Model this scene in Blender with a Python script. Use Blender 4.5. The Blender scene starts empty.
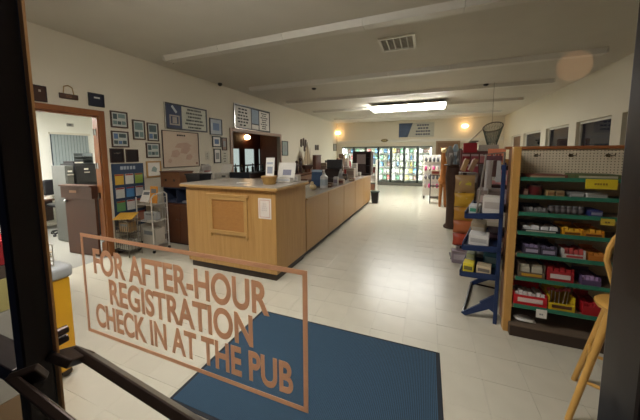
import bpy, math, random
from mathutils import Matrix, Vector
rng = random.Random(7)
S = bpy.context.scene
COL = S.collection
# ------------------------------------------------------------------ camera
H = 1.73
YAW, PIT, ROL, FPX, CX, CY = 0.3757, -0.0945, 0.0034, 271.95, 320.0, 179.9
MR = (Matrix.Rotation(YAW, 3, 'Z') @ Matrix.Rotation(PIT, 3, 'X') @ Matrix.Rotation(ROL, 3, 'Y'))
cd = bpy.data.cameras.new('camera'); cam = bpy.data.objects.new('camera', cd); COL.objects.link(cam)
cd.sensor_width = 36.0; cd.lens = FPX / 640 * 36.0; cd.shift_y = (CY - 210) / 640.0; cd.clip_start = 0.01; cd.clip_end = 100
r_, f_, u_ = MR.col[0], MR.col[1], MR.col[2]
m4 = Matrix(((r_[0], u_[0], -f_[0], 0), (r_[1], u_[1], -f_[1], 0), (r_[2], u_[2], -f_[2], H), (0, 0, 0, 1)))
cam.matrix_world = m4
S.camera = cam
# ------------------------------------------------------------------ world, exposure
w = bpy.data.worlds.new('night'); S.world = w; w.use_nodes = True
w.node_tree.nodes['Background'].inputs[0].default_value = (0.012, 0.014, 0.024, 1)
w.node_tree.nodes['Background'].inputs[1].default_value = 0.35
vs = S.view_settings
vs.view_transform = 'Standard'; vs.look = 'None'; vs.gamma = 1.0; vs.use_curve_mapping = False; vs.exposure = 1.2
S.cycles.use_denoising = True
S.cycles.max_bounces = 10; S.cycles.diffuse_bounces = 5; S.cycles.transparent_max_bounces = 16
S.cycles.sample_clamp_indirect = 6.0
# lamp strengths (each lamp is built further down, these are its watts or emission)
L_TUBE = 16.0        # lit fluorescent wrap
L_ENTRY = 12.0        # wrap fixture over the entrance, out of frame
L_OFFICE = 40.0
L_COOLER = 13.0
L_SCONCE = 6.0
L_PORCH = 2.0        # lantern outside the entrance

# ------------------------------------------------------------------ helpers
def pxray(x, y):
    return MR @ Vector(((x - CX) / FPX, 1.0, (CY - y) / FPX))
def PX(px, py, x=None, y=None, z=None):
    """a point of the room seen at a pixel, on the plane x=, y= or z="""
    d = pxray(px, py)
    t = x / d[0] if x is not None else (y / d[1] if y is not None else (z - H) / d[2])
    return Vector((0, 0, H)) + d * t
def C(r, g, b):
    f = lambda c: (c / 255 / 12.92) if c / 255 <= .04045 else ((c / 255 + .055) / 1.055) ** 2.4
    return (f(r), f(g), f(b), 1.0)

MATS = {}
def mat(name, col, rough=.6, metal=0.0, var=.12, scale=8.0, bump=0.0, bscale=60.0, stretch=None, emit=0.0, spec=.5, coat=0.0, col2=None):
    if name in MATS: return MATS[name]
    m = bpy.data.materials.new(name); m.use_nodes = True
    nt = m.node_tree; N = nt.nodes; L = nt.links
    p = N['Principled BSDF']
    tc = N.new('ShaderNodeTexCoord'); mp = N.new('ShaderNodeMapping'); L.new(tc.outputs['Object'], mp.inputs['Vector'])
    if stretch: mp.inputs['Scale'].default_value = stretch
    nz = N.new('ShaderNodeTexNoise'); nz.inputs['Scale'].default_value = scale; nz.inputs['Detail'].default_value = 4
    L.new(mp.outputs['Vector'], nz.inputs['Vector'])
    mx = N.new('ShaderNodeMix'); mx.data_type = 'RGBA'
    c2 = col2 or tuple([min(1, c * (1 - var * 2)) for c in col[:3]] + [1])
    mx.inputs[6].default_value = col; mx.inputs[7].default_value = c2
    L.new(nz.outputs['Fac'], mx.inputs[0])
    L.new(mx.outputs[2], p.inputs['Base Color'])
    p.inputs['Roughness'].default_value = rough; p.inputs['Metallic'].default_value = metal
    p.inputs['Specular IOR Level'].default_value = spec
    if coat: p.inputs['Coat Weight'].default_value = coat; p.inputs['Coat Roughness'].default_value = .08
    if bump:
        n2 = N.new('ShaderNodeTexNoise'); n2.inputs['Scale'].default_value = bscale; n2.inputs['Detail'].default_value = 3
        L.new(mp.outputs['Vector'], n2.inputs['Vector'])
        b = N.new('ShaderNodeBump'); b.inputs['Strength'].default_value = bump; b.inputs['Distance'].default_value = .01
        L.new(n2.outputs['Fac'], b.inputs['Height']); L.new(b.outputs['Normal'], p.inputs['Normal'])
    if emit:
        p.inputs['Emission Color'].default_value = col; p.inputs['Emission Strength'].default_value = emit
    MATS[name] = m
    return m
def rgb(r, g, b, rough=.55, metal=0.0, **k):
    return mat('paint_%d_%d_%d_%d_%d' % (r, g, b, rough * 100, metal * 100), C(r, g, b), rough, metal, **k)
def glass_mat(name, tint=(1, 1, 1, 1), rough=0.0, gain=1.0):
    m = bpy.data.materials.new(name); m.use_nodes = True
    nt = m.node_tree; N = nt.nodes; L = nt.links; N.remove(N['Principled BSDF'])
    t = N.new('ShaderNodeBsdfTransparent'); t.inputs[0].default_value = tint
    g = N.new('ShaderNodeBsdfGlossy'); g.inputs['Roughness'].default_value = rough
    lw = N.new('ShaderNodeLayerWeight'); lw.inputs[0].default_value = .5
    pw = N.new('ShaderNodeMath'); pw.operation = 'POWER'; pw.inputs[1].default_value = 4.0
    mu = N.new('ShaderNodeMath'); mu.operation = 'MULTIPLY_ADD'; mu.inputs[1].default_value = .6 * gain; mu.inputs[2].default_value = .04 * gain
    L.new(lw.outputs['Facing'], pw.inputs[0]); L.new(pw.outputs[0], mu.inputs[0])
    x = N.new('ShaderNodeMixShader'); L.new(mu.outputs[0], x.inputs[0]); L.new(t.outputs[0], x.inputs[1]); L.new(g.outputs[0], x.inputs[2])
    L.new(x.outputs[0], N['Material Output'].inputs[0])
    MATS[name] = m
    return m

class MB:
    """collects shapes in a list of vertices and faces; build() links them as one mesh object"""
    def __init__(s): s.v = []; s.f = []; s.sm = False
    def add(s, vs, fs):
        o = len(s.v); s.v += [tuple(q) for q in vs]; s.f += [tuple(i + o for i in q) for q in fs]; return s
    def box(s, x0, x1, y0, y1, z0, z1):
        return s.add([(x0, y0, z0), (x1, y0, z0), (x1, y1, z0), (x0, y1, z0), (x0, y0, z1), (x1, y0, z1), (x1, y1, z1), (x0, y1, z1)],
                     [(0, 3, 2, 1), (4, 5, 6, 7), (0, 1, 5, 4), (1, 2, 6, 5), (2, 3, 7, 6), (3, 0, 4, 7)])
    def hexa(s, b, t):
        return s.add(list(b) + list(t), [(0, 3, 2, 1), (4, 5, 6, 7), (0, 1, 5, 4), (1, 2, 6, 5), (2, 3, 7, 6), (3, 0, 4, 7)])
    def obox(s, c, size, rz=0.0, rx=0.0, ry=0.0):
        m = Matrix.Rotation(rz, 3, 'Z') @ Matrix.Rotation(rx, 3, 'X') @ Matrix.Rotation(ry, 3, 'Y')
        a, b, d = size[0] / 2, size[1] / 2, size[2] / 2
        P = [Vector(c) + m @ Vector(q) for q in ((-a, -b, -d), (a, -b, -d), (a, b, -d), (-a, b, -d), (-a, -b, d), (a, -b, d), (a, b, d), (-a, b, d))]
        return s.add(P, [(0, 3, 2, 1), (4, 5, 6, 7), (0, 1, 5, 4), (1, 2, 6, 5), (2, 3, 7, 6), (3, 0, 4, 7)])
    def cyl(s, p0, p1, r0, r1=None, n=10):
        r1 = r0 if r1 is None else r1
        p0, p1 = Vector(p0), Vector(p1); d = (p1 - p0).normalized()
        a = d.orthogonal().normalized(); b = d.cross(a)
        ring = lambda p, r: [p + (a * math.cos(2 * math.pi * i / n) + b * math.sin(2 * math.pi * i / n)) * r for i in range(n)]
        fs = [(i, (i + 1) % n, n + (i + 1) % n, n + i) for i in range(n)] + [tuple(range(n))[::-1], tuple(range(n, 2 * n))]
        s.sm = True
        return s.add(ring(p0, r0) + ring(p1, r1), fs)
    def tube(s, pts, r, n=8):
        for a, b in zip(pts[:-1], pts[1:]): s.cyl(a, b, r, r, n)
        for p in pts[1:-1]: s.ball(p, r * 1.0, n, 5)
        return s
    def ball(s, c, r, n=12, k=8, sc=(1, 1, 1)):
        vs = [(c[0], c[1], c[2] - r * sc[2])]; fs = []
        for j in range(1, k):
            t = math.pi * j / k
            for i in range(n):
                a = 2 * math.pi * i / n
                vs.append((c[0] + r * sc[0] * math.sin(t) * math.cos(a), c[1] + r * sc[1] * math.sin(t) * math.sin(a), c[2] - r * sc[2] * math.cos(t)))
        vs.append((c[0], c[1], c[2] + r * sc[2])); e = len(vs) - 1
        for i in range(n):
            fs.append((0, 1 + (i + 1) % n, 1 + i)); fs.append((e, e - n + i, e - n + (i + 1) % n))
        for j in range(k - 2):
            for i in range(n):
                a = 1 + j * n; fs.append((a + i, a + (i + 1) % n, a + n + (i + 1) % n, a + n + i))
        s.sm = True
        return s.add(vs, fs)
    def lathe(s, c, prof, n=16):
        vs = []; fs = []
        for (r, z) in prof:
            for i in range(n):
                a = 2 * math.pi * i / n; vs.append((c[0] + r * math.cos(a), c[1] + r * math.sin(a), c[2] + z))
        k = len(prof)
        for j in range(k - 1):
            for i in range(n): fs.append((j * n + i, j * n + (i + 1) % n, (j + 1) * n + (i + 1) % n, (j + 1) * n + i))
        fs.append(tuple(range(n))[::-1]); fs.append(tuple((k - 1) * n + i for i in range(n)))
        s.sm = True
        return s.add(vs, fs)
    def prism(s, pts, d):
        """closed outline of 3d points pushed along d"""
        n = len(pts); d = Vector(d); P = [Vector(p) for p in pts]
        return s.add(P + [p + d for p in P], [tuple(range(n))[::-1], tuple(range(n, 2 * n))] + [(i, (i + 1) % n, n + (i + 1) % n, n + i) for i in range(n)])
    def rframe(s, axis, c, a0, a1, z0, z1, wd, th):
        """a rectangular picture-frame border; axis 'x': plane x=c.., spans y; axis 'y': plane y=c.., spans x"""
        for (p, q, r, t) in ((a0, a1, z1 - wd, z1), (a0, a1, z0, z0 + wd), (a0, a0 + wd, z0 + wd, z1 - wd), (a1 - wd, a1, z0 + wd, z1 - wd)):
            if axis == 'x': s.box(c, c + th, p, q, r, t)
            else: s.box(p, q, c, c + th, r, t)
        return s
    def build(s, name, m, parent=None, bev=0.0, seg=2, smooth=None, local=False):
        stuff = name in ('print', 'heading_print', 'wire_shelf', 'wire_back', 'basket', 'wire', 'map_print_lines')
        me = bpy.data.meshes.new(name)
        off = Vector((0, 0, 0))
        if parent is not None and not local: off = ORG.get(parent.name, off)
        me.from_pydata([Vector(q) - off for q in s.v], [], s.f); me.update()
        me.materials.append(m)
        o = bpy.data.objects.new(name, me); COL.objects.link(o)
        if parent is not None:
            o.parent = parent; ORG[o.name] = off
        if (s.sm if smooth is None else smooth):
            me.polygons.foreach_set('use_smooth', [True] * len(me.polygons)); me.set_sharp_from_angle(angle=math.radians(40))
        if stuff: o['kind'] = 'stuff'
        if bev:
            b = o.modifiers.new('edge', 'BEVEL'); b.width = bev; b.segments = seg; b.limit_method = 'ANGLE'
        return o
ORG = {}
def tag(o, label, cat, group=None, kind=None):
    if label: o['label'] = label
    if cat: o['category'] = cat
    if group: o['group'] = group
    if kind: o['kind'] = kind
    return o
def thing(name, label, cat, loc=(0, 0, 0), rz=0.0, group=None, kind=None):
    o = bpy.data.objects.new(name, None); COL.objects.link(o); o.location = loc; o.rotation_euler = (0, 0, rz); o.empty_display_size = .05
    ORG[o.name] = Vector(loc)
    return tag(o, label, cat, group, kind)
def struct(name, mb, m, label, cat, **k):
    return tag(mb.build(name, m, **k), label, cat, kind='structure')
def dup(root, loc, rz=None, label=None):
    r = root.copy(); COL.objects.link(r); r.location = loc
    if rz is not None: r.rotation_euler = (0, 0, rz)
    if label: r['label'] = label
    for ch in list(root.children):
        c = ch.copy(); COL.objects.link(c); c.parent = r
        for g in list(ch.children):
            d = g.copy(); COL.objects.link(d); d.parent = c
    return r
def line_marks(axis, c, a0, a1, z0, z1, rows, n, th=.003, cov=.85, seed=1, inset=.0):
    """rows of short illegible print on a flat sheet"""
    r = random.Random(seed); b = MB(); hgt = (z1 - z0) / rows
    for i in range(rows):
        zc = z1 - (i + .5) * hgt; wd = (a1 - a0) * cov * r.uniform(.55, 1)
        a = (a0 + a1) / 2 - wd / 2; k = max(2, int(n * wd / (a1 - a0)))
        for j in range(k):
            q0 = a + wd * j / k; q1 = q0 + wd / k * r.uniform(.6, .85); hh = hgt * .24
            if axis == 'x': b.box(c, c + th, q0, q1, zc - hh, zc + hh)
            else: b.box(q0, q1, c - th, c, zc - hh, zc + hh)
    return b

# ------------------------------------------------------------------ materials
M_WALL = mat('cream_plaster', C(216, 208, 187), .8, var=.04, scale=2, bump=.12, bscale=90)
M_CEIL = mat('ceiling_plaster', C(212, 207, 194), .9, var=.07, scale=3, bump=.5, bscale=70)
M_WHITE = mat('white_paint', C(214, 210, 196), .5, var=.04)
M_STRIP = mat('strip_enamel', C(214, 210, 198), .35, var=.04)
M_TILE = mat('vinyl_tile', C(208, 202, 184), .29, var=.06, scale=5, bump=.035, bscale=9, spec=.45, col2=C(188, 182, 164))
M_GROUT = mat('joint_dirt', C(146, 138, 122), .8)
M_OAK = mat('oak_veneer', C(200, 160, 98), .38, var=.14, scale=3, stretch=(14, 14, .6), col2=C(158, 112, 56))
M_OAKTRIM = mat('oak_moulding', C(194, 152, 90), .4, var=.14, scale=6, stretch=(4, 4, 4))
M_OAKBURL = mat('oak_burl', C(180, 130, 70), .4, var=.2, scale=9, stretch=(2, 2, 6), col2=C(156, 106, 54))
M_LAM = mat('grey_laminate', C(176, 166, 152), .25, var=.1, scale=30)
M_KICK = mat('dark_kick', C(52, 38, 28), .5)
M_WOOD = mat('door_casing_wood', C(150, 92, 44), .45, var=.18, scale=4, stretch=(6, 6, .7), col2=C(118, 68, 30))
M_BROWN = mat('brown_panel', C(104, 64, 40), .45, var=.15, scale=4, stretch=(8, 8, .6))
M_HALF = mat('half_door_brown', C(78, 44, 26), .45, var=.15, scale=4, stretch=(8, 8, .6))
M_DARKW = mat('dark_brown_wood', C(58, 34, 24), .5, var=.2, scale=5)
M_BLACK = mat('black_plastic', C(24, 23, 26), .4)
M_ALU = mat('bronze_aluminium', C(34, 26, 26), .32, .5, var=.1, scale=20)
M_BAR = mat('bronze_bar', C(62, 48, 40), .3, .6, var=.2, scale=14)
M_CHROME = mat('chrome', C(190, 190, 190), .2, 1.0, var=.02)
M_WIRE = mat('white_wire', C(200, 196, 186), .4, var=.03)
M_BLUE = mat('rack_blue', C(24, 44, 86), .4, var=.1)
M_MAT = mat('mat_blue_rib', C(62, 92, 116), .95, var=.1, scale=60, bump=.6, bscale=400)
M_MATEDGE = mat('mat_rubber', C(30, 36, 44), .8)
M_GREEN = mat('price_strip_green', C(44, 112, 88), .4, var=.05)
M_SHELF = mat('shelf_brown', C(126, 104, 80), .5)
M_PINE = mat('pine_edge', C(206, 156, 84), .45, var=.12, scale=5, stretch=(8, 8, .8))
M_STOOL = mat('stool_beech', C(214, 164, 84), .4, var=.1, scale=6)
M_PAPER = mat('paper_white', C(226, 222, 212), .7, var=.03)
M_INK = mat('print_black', C(34, 32, 34), .7)
M_CARD = mat('cardboard', C(158, 118, 72), .8, var=.1)
M_CARPET = mat('office_carpet', C(150, 148, 140), .95, var=.12, scale=120, bump=.3, bscale=300)
M_COPPER = mat('copper_vinyl', C(214, 170, 136), .5, var=.08, scale=30)
M_FRAME = mat('walnut_frame', C(74, 48, 32), .4)
M_TUBE = mat('lit_diffuser', (1.0, .985, .93, 1), .5, emit=L_TUBE)
M_ENTRY = mat('lit_entry_diffuser', (1.0, .975, .935, 1), .5, emit=L_ENTRY)
M_OFF = mat('lit_office_diffuser', (1.0, .98, .93, 1), .5, emit=L_OFFICE)
M_COOL = mat('lit_cooler_tube', (.93, 1.0, .98, 1), .5, emit=L_COOLER)
M_GLOBE = mat('lit_globe', (1.0, .62, .28, 1), .4, emit=L_SCONCE)
M_GLASS = glass_mat('door_glass', gain=.35)
def vinyl(m):
    # thin film: part of the light from inside the shop comes through it
    nt = m.node_tree; N = nt.nodes; L = nt.links
    t = N.new('ShaderNodeBsdfTranslucent'); t.inputs[0].default_value = C(236, 204, 178)
    x = N.new('ShaderNodeMixShader'); x.inputs[0].default_value = .72
    L.new(N['Principled BSDF'].outputs[0], x.inputs[1]); L.new(t.outputs[0], x.inputs[2]); L.new(x.outputs[0], N['Material Output'].inputs[0])
vinyl(M_COPPER)
M_NIGHT = glass_mat('window_glass', tint=(.55, .55, .6, 1))

# ================================================================== STRUCTURE
XL, XR, YF, ZC = -5.0, 3.35, 15.4, 3.5
YG = .36                      # plane of the entrance glass
# ---- floor: slab, 12 inch vinyl tiles
fl = struct('floor', MB().box(XL - .12, XR + .12, .43, YF + .1, -.12, -.004), M_GROUT, 'pale glossy vinyl tile floor of the shop', 'floor')
T = .3048
def tile_mesh(wd, ln):
    b = MB(); a, c, h, e = wd / 2 - .0007, ln / 2 - .0007, .0035, .0012
    b.add([(-a, -c, -h), (a, -c, -h), (a, c, -h), (-a, c, -h), (-a, -c, -.0006), (a, -c, -.0006), (a, c, -.0006), (-a, c, -.0006),
           (-a + e, -c + e, 0), (a - e, -c + e, 0), (a - e, c - e, 0), (-a + e, c - e, 0)],
          [(0, 1, 5, 4), (1, 2, 6, 5), (2, 3, 7, 6), (3, 0, 4, 7), (4, 5, 9, 8), (5, 6, 10, 9), (6, 7, 11, 10), (7, 4, 8, 11), (8, 9, 10, 11)])
    return b
def vis_area(x, y):
    v = MR.transposed() @ Vector((x, y, -H))
    if v[1] < .2: return 0
    u, q = CX + FPX * v[0] / v[1], CY - FPX * v[2] / v[1]
    if not (-25 < u < 640 and q < 445): return 0
    hid = (-4.2 < x < -1.95 and y > 3.2) or (-3.45 < x < -1.95 and y > 3.2) or (x > .9 and y > 3.05) or (x > .55 and y > 4.2) or x < -4.95 or (x < -1.9 and y > 4)
    if -2.05 < x < -.1 and 1.3 < y < 2.3: hid = True       # under the mat
    return 0 if hid else FPX * FPX * T * T * H / v[1] ** 3
x0g = .0 - 17 * T + .14
cells = []
for i in range(30):
    for j in range(52):
        cx, cy = x0g + (i + .5) * T, .43 + (j + .5) * T
        if XL + .02 < cx < XR and cy < YF - .05: cells.append((vis_area(cx, cy), cx, cy))
cells.sort(key=lambda t: -t[0])
t0 = None; rest = MB()
tb = tile_mesh(T, T)
for k, (a, cx, cy) in enumerate(cells):
    tx, ty = rng.gauss(0, .0026), rng.gauss(0, .0032)
    if k < 290 and a > 0:
        if t0 is None: o = t0 = tb.build('tile', M_TILE, fl)
        else: o = t0.copy(); COL.objects.link(o)
        o.location = (cx, cy, 0); o.rotation_euler = (tx, ty, 0)
    else:
        m = Matrix.Rotation(tx, 3, 'X') @ Matrix.Rotation(ty, 3, 'Y')
        rest.add([m @ Vector(q) + Vector((cx, cy, 0)) for q in tb.v], tb.f)
o = rest.build('far_tiles', M_TILE, fl); o['kind'] = 'stuff'
struct('floor_office', MB().box(-8.8, XL - .0, .6, 5.2, -.1, .002), M_CARPET, 'grey carpet floor of the lit office', 'floor')
struct('floor_lounge', MB().box(-8.2, XL - .12, 5.35, 10.5, -.1, 0), M_DARKW, 'dark floor of the lounge behind the hatch', 'floor')
struct('pavement', MB().box(-3, 3, -2.5, .43, -.12, -.004), mat('concrete', C(110, 106, 100), .85, scale=20, bump=.2), 'concrete step outside the entrance door', 'pavement')
# ---- walls
DY0, DY1, DZ = 2.07, 2.86, 2.36           # office doorway
OY0, OY1, OZ0, OZ1 = 6.12, 8.72, .95, 2.36  # hatch to the lounge
wl = MB()
for (a, b, z0, z1) in ((.43, DY0, 0, ZC), (DY0, DY1, DZ, ZC), (DY1, OY0, 0, ZC), (OY0, OY1, 0, OZ0), (OY0, OY1, OZ1, ZC), (OY1, YF, 0, ZC)):
    wl.box(XL - .12, XL, a, b, z0, z1)
struct('wall_left', wl, M_WALL, 'cream left wall with office doorway and lounge hatch', 'wall')
WIN = [(5.35, 6.86), (7.18, 8.55), (8.93, 10.38), (10.8, 12.5), (12.84, 14.1)]
WZ0, WZ1 = 1.35, 2.48
wr = MB().box(XR, XR + .16, .43, YF, 0, WZ0).box(XR, XR + .16, .43, YF, WZ1, ZC)
ed = [.43] + [q for p in WIN for q in p] + [YF]
for a, b in zip(ed[::2], ed[1::2]): wr.box(XR, XR + .16, a, b, WZ0, WZ1)
struct('wall_right', wr, M_WALL, 'cream right wall with a row of dark night windows', 'wall')
for k, (a, b) in enumerate(WIN):
    wn = thing('window_%d' % (k + 1), ['night window nearest the entrance, mostly hidden by the door jamb', 'widest looking dark window above the pegboard shelf', 'dark window second past the door jamb above pegboard', 'small dark window above the hanging packets', 'farthest window, brown blind pulled down inside'][k], 'window', (XR, a, WZ0), kind='structure')
    MB().rframe('x', XR + .07, a, b, WZ0, WZ1, .05, .06).build('window_frame', M_WHITE, wn)
    MB().box(XR + .1, XR + .106, a + .05, b - .05, WZ0 + .05, WZ1 - .05).build('pane', M_NIGHT, wn)
    MB().box(XR - .05, XR + .08, a - .02, b + .02, WZ0 - .03, WZ0).build('window_sill', M_WHITE, wn)
    if k == 4: MB().box(XR + .08, XR + .09, a + .05, b - .05, WZ0 + .05, WZ1 - .05).build('roller_blind', rgb(128, 98, 72), wn)
# far wall with the cooler front opening and a brown door
CX0, CX1, CZ0, CZ1 = -4.68, .21, .12, 2.14
wf = MB().box(XL - .12, CX0, YF, YF + .12, 0, ZC).box(CX0, CX1, YF, YF + .12, CZ1, ZC).box(CX0, CX1, YF, YF + .12, 0, CZ0).box(CX1, XR + .16, YF, YF + .12, 0, ZC)
struct('wall_far', wf, M_WALL, 'far cream wall above the glass cooler doors', 'wall')
struct('trim_1', MB().box(XL, XR, YF - .06, YF, 2.36, 2.5), M_WHITE, 'white rail along the far wall above coolers', 'trim', bev=.01)
d2 = thing('door_2', 'plain brown door in the far wall right of the coolers', 'door', (.4, YF, 0), kind='structure')
MB().box(.46, 1.42, YF - .05, YF - .005, 0, 2.3).build('door_leaf', mat('tan_door', C(128, 92, 58), .5, scale=3, stretch=(6, 6, .6)), d2, .004)
MB().rframe('y', YF - .07, .38, 1.5, -.1, 2.38, .08, .065).build('door_frame', mat('tan_frame', C(150, 122, 88), .5), d2, .006)
MB().ball((.56, YF - .1, 1.0), .04).cyl((.56, YF - .1, 1.0), (.56, YF - .04, 1.0), .015).build('knob', M_CHROME, d2)
# front wall (camera stands outside of it)
DX0, DX1, DH = -1.15, .42, 2.5
wfr = MB().box(XL - .12, -2.0, .31, .43, 0, ZC).box(DX1, XR + .16, .31, .43, 0, ZC).box(-2.0, DX1, .31, .43, DH + .05, ZC).box(-2.0, -1.04, .31, .43, 0, .35)
struct('wall_front', wfr, mat('outside_stucco', C(120, 108, 96), .85, bump=.4, bscale=80), 'entrance wall around the glass door', 'wall')
struct('ceiling', MB().box(XL - .12, XR + .16, .31, YF + .12, ZC, ZC + .1), M_CEIL, 'rough plaster ceiling painted grey beige', 'ceiling')
# office shell
wo = MB().box(-8.75, -8.6, .6, 5.2, 0, 2.8).box(-8.75, XL - .12, 5.1, 5.25, 0, 2.8).box(-8.75, XL - .12, .5, .6, 0, 2.8)
struct('wall_office', wo, mat('office_white', C(228, 228, 220), .7, var=.02), 'bright white walls of the office', 'wall')
struct('ceiling_office', MB().box(-8.75, XL - .12, .5, 5.25, 2.75, 2.85), mat('office_ceiling', C(230, 230, 224), .8), 'white office ceiling', 'ceiling')
# lounge shell
struct('wall_lounge', MB().box(-8.2, -8.05, 5.35, 10.5, 0, 2.9).box(-8.2, XL - .12, 10.4, 10.5, 0, 2.9).box(-8.2, XL - .12, 5.3, 5.4, 0, 2.9), mat('lounge_brown', C(92, 52, 34), .6, var=.15, stretch=(1, 6, .5)), 'brown panelled walls of the lounge behind the hatch', 'wall')
struct('ceiling_lounge', MB().box(-8.2, XL - .12, 5.3, 10.5, 2.8, 2.9), M_DARKW, 'dark ceiling of the lounge', 'ceiling')
# ---- casing of office door
cs = MB(); cw = .085
for xx in (XL,):
    cs.box(XL, XL + .025, DY0 - cw, DY0, 0, DZ + cw).box(XL, XL + .025, DY1, DY1 + cw, 0, DZ + cw).box(XL, XL + .03, DY0, DY1, DZ, DZ + cw)
cs.box(XL - .13, XL, DY0 - .005, DY0 + .02, 0, DZ).box(XL - .13, XL, DY1 - .02, DY1 + .005, 0, DZ).box(XL - .13, XL, DY0, DY1, DZ - .02, DZ)
t2 = struct('trim_2', cs, M_WOOD, 'stained wood casing of the office doorway', 'trim', bev=.004)
for z in (.3, 1.05, 1.55, 2.1):
    MB().box(XL - .09, XL - .05, DY1 - .026, DY1 - .019, z - .05, z + .05).cyl((XL - .1, DY1 - .028, z - .05), (XL - .1, DY1 - .028, z + .05), .008).build('hinge', M_CHROME, t2)
struct('trim_3', MB().box(XL, XL + .03, OY0 - .1, OY0, OZ0, OZ1 + .09).box(XL, XL + .03, OY1, OY1 + .08, OZ0, OZ1 + .09).box(XL, XL + .03, OY0, OY1, OZ1, OZ1 + .09), mat('hatch_casing', C(176, 148, 128), .5), 'pinkish cream casing around the lounge hatch', 'trim', bev=.004)
struct('baseboard_left', MB().box(XL, XL + .015, DY1 + cw, OY0, 0, .1).box(XL, XL + .015, .43, DY0 - cw, 0, .1), M_KICK, 'dark skirting along the left wall', 'baseboard')

# ================================================================== ENTRANCE DOOR
gx0, gx1 = -.96, .193
dr = thing('door_1', 'dark bronze framed glass entrance door with copper lettering', 'door', (gx0, YG, 0), kind='structure')
MB().box(-1.004, gx0, YG - .03, YG + .03, .02, DH).build('stile', M_ALU, dr, .004)
MB().box(gx1, gx1 + .11, YG - .03, YG + .03, .02, DH).build('stile', M_ALU, dr, .004)
MB().box(gx0, gx1, YG - .025, YG + .025, DH - .14, DH).build('rail', M_ALU, dr, .004)
MB().box(gx0, gx1, YG - .025, YG + .025, .02, .28).build('rail', M_ALU, dr, .004)
MB().box(gx0, gx1, YG - .003, YG + .003, .28, DH - .14).build('pane', M_GLASS, dr)
MB().box(gx0 - .004, gx0 + .014, YG + .031, YG + .037, .28, DH - .14).build('tan_strip', rgb(196, 140, 76), dr)  # tan colour stands in for a reflection in the glass, jamb lower down
# push bar inside, pull bar outside, lock cylinder
a0, a1, a2 = PX(60, 360, y=YG + .03), PX(82, 353, y=YG + .1), PX(166, 406, y=YG + .1)
dirv = (a2 - a1)
def flat_bar(pts, wd, th, nrm):
    """flat bar bent along points; the broad side faces nrm"""
    b = MB()
    for p, q in zip(pts[:-1], pts[1:]):
        d = (Vector(q) - Vector(p)).normalized(); n = (Vector(nrm) - d * Vector(nrm).dot(d)).normalized(); s = d.cross(n)
        e = d * th * .3
        ring = lambda c: [c + s * wd / 2 + n * th / 2, c - s * wd / 2 + n * th / 2, c - s * wd / 2 - n * th / 2, c + s * wd / 2 - n * th / 2]
        b.hexa(ring(Vector(p) - e), ring(Vector(q) + e))
    return b
a3 = a1 + dirv * 2.6
flat_bar([a0, a0.lerp(a1, .7), a1, a1.lerp(a3, .06), a3, a3 + Vector((.03, -.07, 0))], .066, .024, (0, 1, .9)).build('push_bar', M_BAR, dr, .004)
b0, b1, b2 = PX(40, 372, y=YG - .03), PX(16, 381, y=YG - .06), PX(70, 424, y=YG - .06)
b3 = b1 + (b2 - b1) * 3.4
flat_bar([b0, b1, b1.lerp(b3, .05), b3, b3 + Vector((.02, .06, 0))], .05, .02, (0, 1, .5)).build('pull_bar', M_BAR, dr, .004)
for z in (335, 344):
    c = PX(54, z, y=YG + .034)
    MB().cyl(c, c + Vector((0, .03, 0)), .012, .011, 16).build('lock_cylinder', M_BAR, dr)
# copper lettering on the inside of the glass
def text_line(s, x0, x1, z0, z1, y):
    cu = bpy.data.curves.new('t', 'FONT'); cu.body = s; cu.size = 1; cu.extrude = .004; cu.offset = .028
    o = bpy.data.objects.new('lettering', cu); COL.objects.link(o)
    bpy.context.view_layer.update()
    me = bpy.data.meshes.new_from_object(o.evaluated_get(bpy.context.evaluated_depsgraph_get()))
    COL.objects.unlink(o); bpy.data.objects.remove(o)
    xs = [v.co.x for v in me.vertices]; ys = [v.co.y for v in me.vertices]
    for v in me.vertices:
        v.co = Vector((x0 + (v.co.x - min(xs)) / (max(xs) - min(xs)) * (x1 - x0), y - v.co.z * .1, z0 + (v.co.y - min(ys)) / (max(ys) - min(ys)) * (z1 - z0))) - ORG[dr.name]
    me.materials.clear(); me.materials.append(M_COPPER)
    q = bpy.data.objects.new('lettering', me); COL.objects.link(q); q.parent = dr
    return q
for s, x0, x1, z0, z1 in (('FOR AFTER-HOUR', -.694, -.234, 1.463, 1.522), ('REGISTRATION', -.645, -.268, 1.399, 1.458), ('CHECK IN AT THE PUB', -.70, -.192, 1.336, 1.393)):
    q = text_line(s, x0, x1, z0, z1, YG + .0045); q['label'] = 'copper vinyl line reading ' + s
MB().rframe('y', YG + .0035, -.734, -.165, 1.316, 1.553, .008, .001).build('lettering_border', M_COPPER, dr)
# door frame and sidelight
sd = thing('window_6', 'narrow sidelight with dark metal frame beside the entrance door', 'window', (-1.6, YG, 0), kind='structure')
MB().box(-1.035, -1.006, YG, YG + .06, 0, DH + .05).build('jamb', M_ALU, sd, .004)
MB().box(-2.0, -1.94, YG - .05, YG + .06, .35, DH + .05).build('jamb', M_ALU, sd, .004)
MB().box(-1.94, -1.035, YG - .03, YG + .04, 1.1, 1.145).build('rail', M_ALU, sd, .004)
MB().box(-1.94, -1.035, YG - .03, YG + .04, .35, .42).build('rail', M_ALU, sd, .004)
MB().box(-1.94, -1.035, YG - .003, YG + .003, .42, DH).build('pane', M_GLASS, sd)
struct('trim_4', MB().box(gx1 + .112, DX1 + .02, YG - .06, YG + .06, 0, DH + .05).box(-1.1, DX1, YG - .05, YG + .06, DH + .002, DH + .06), M_ALU, 'dark bronze frame around the entrance door', 'trim', bev=.004)

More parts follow.
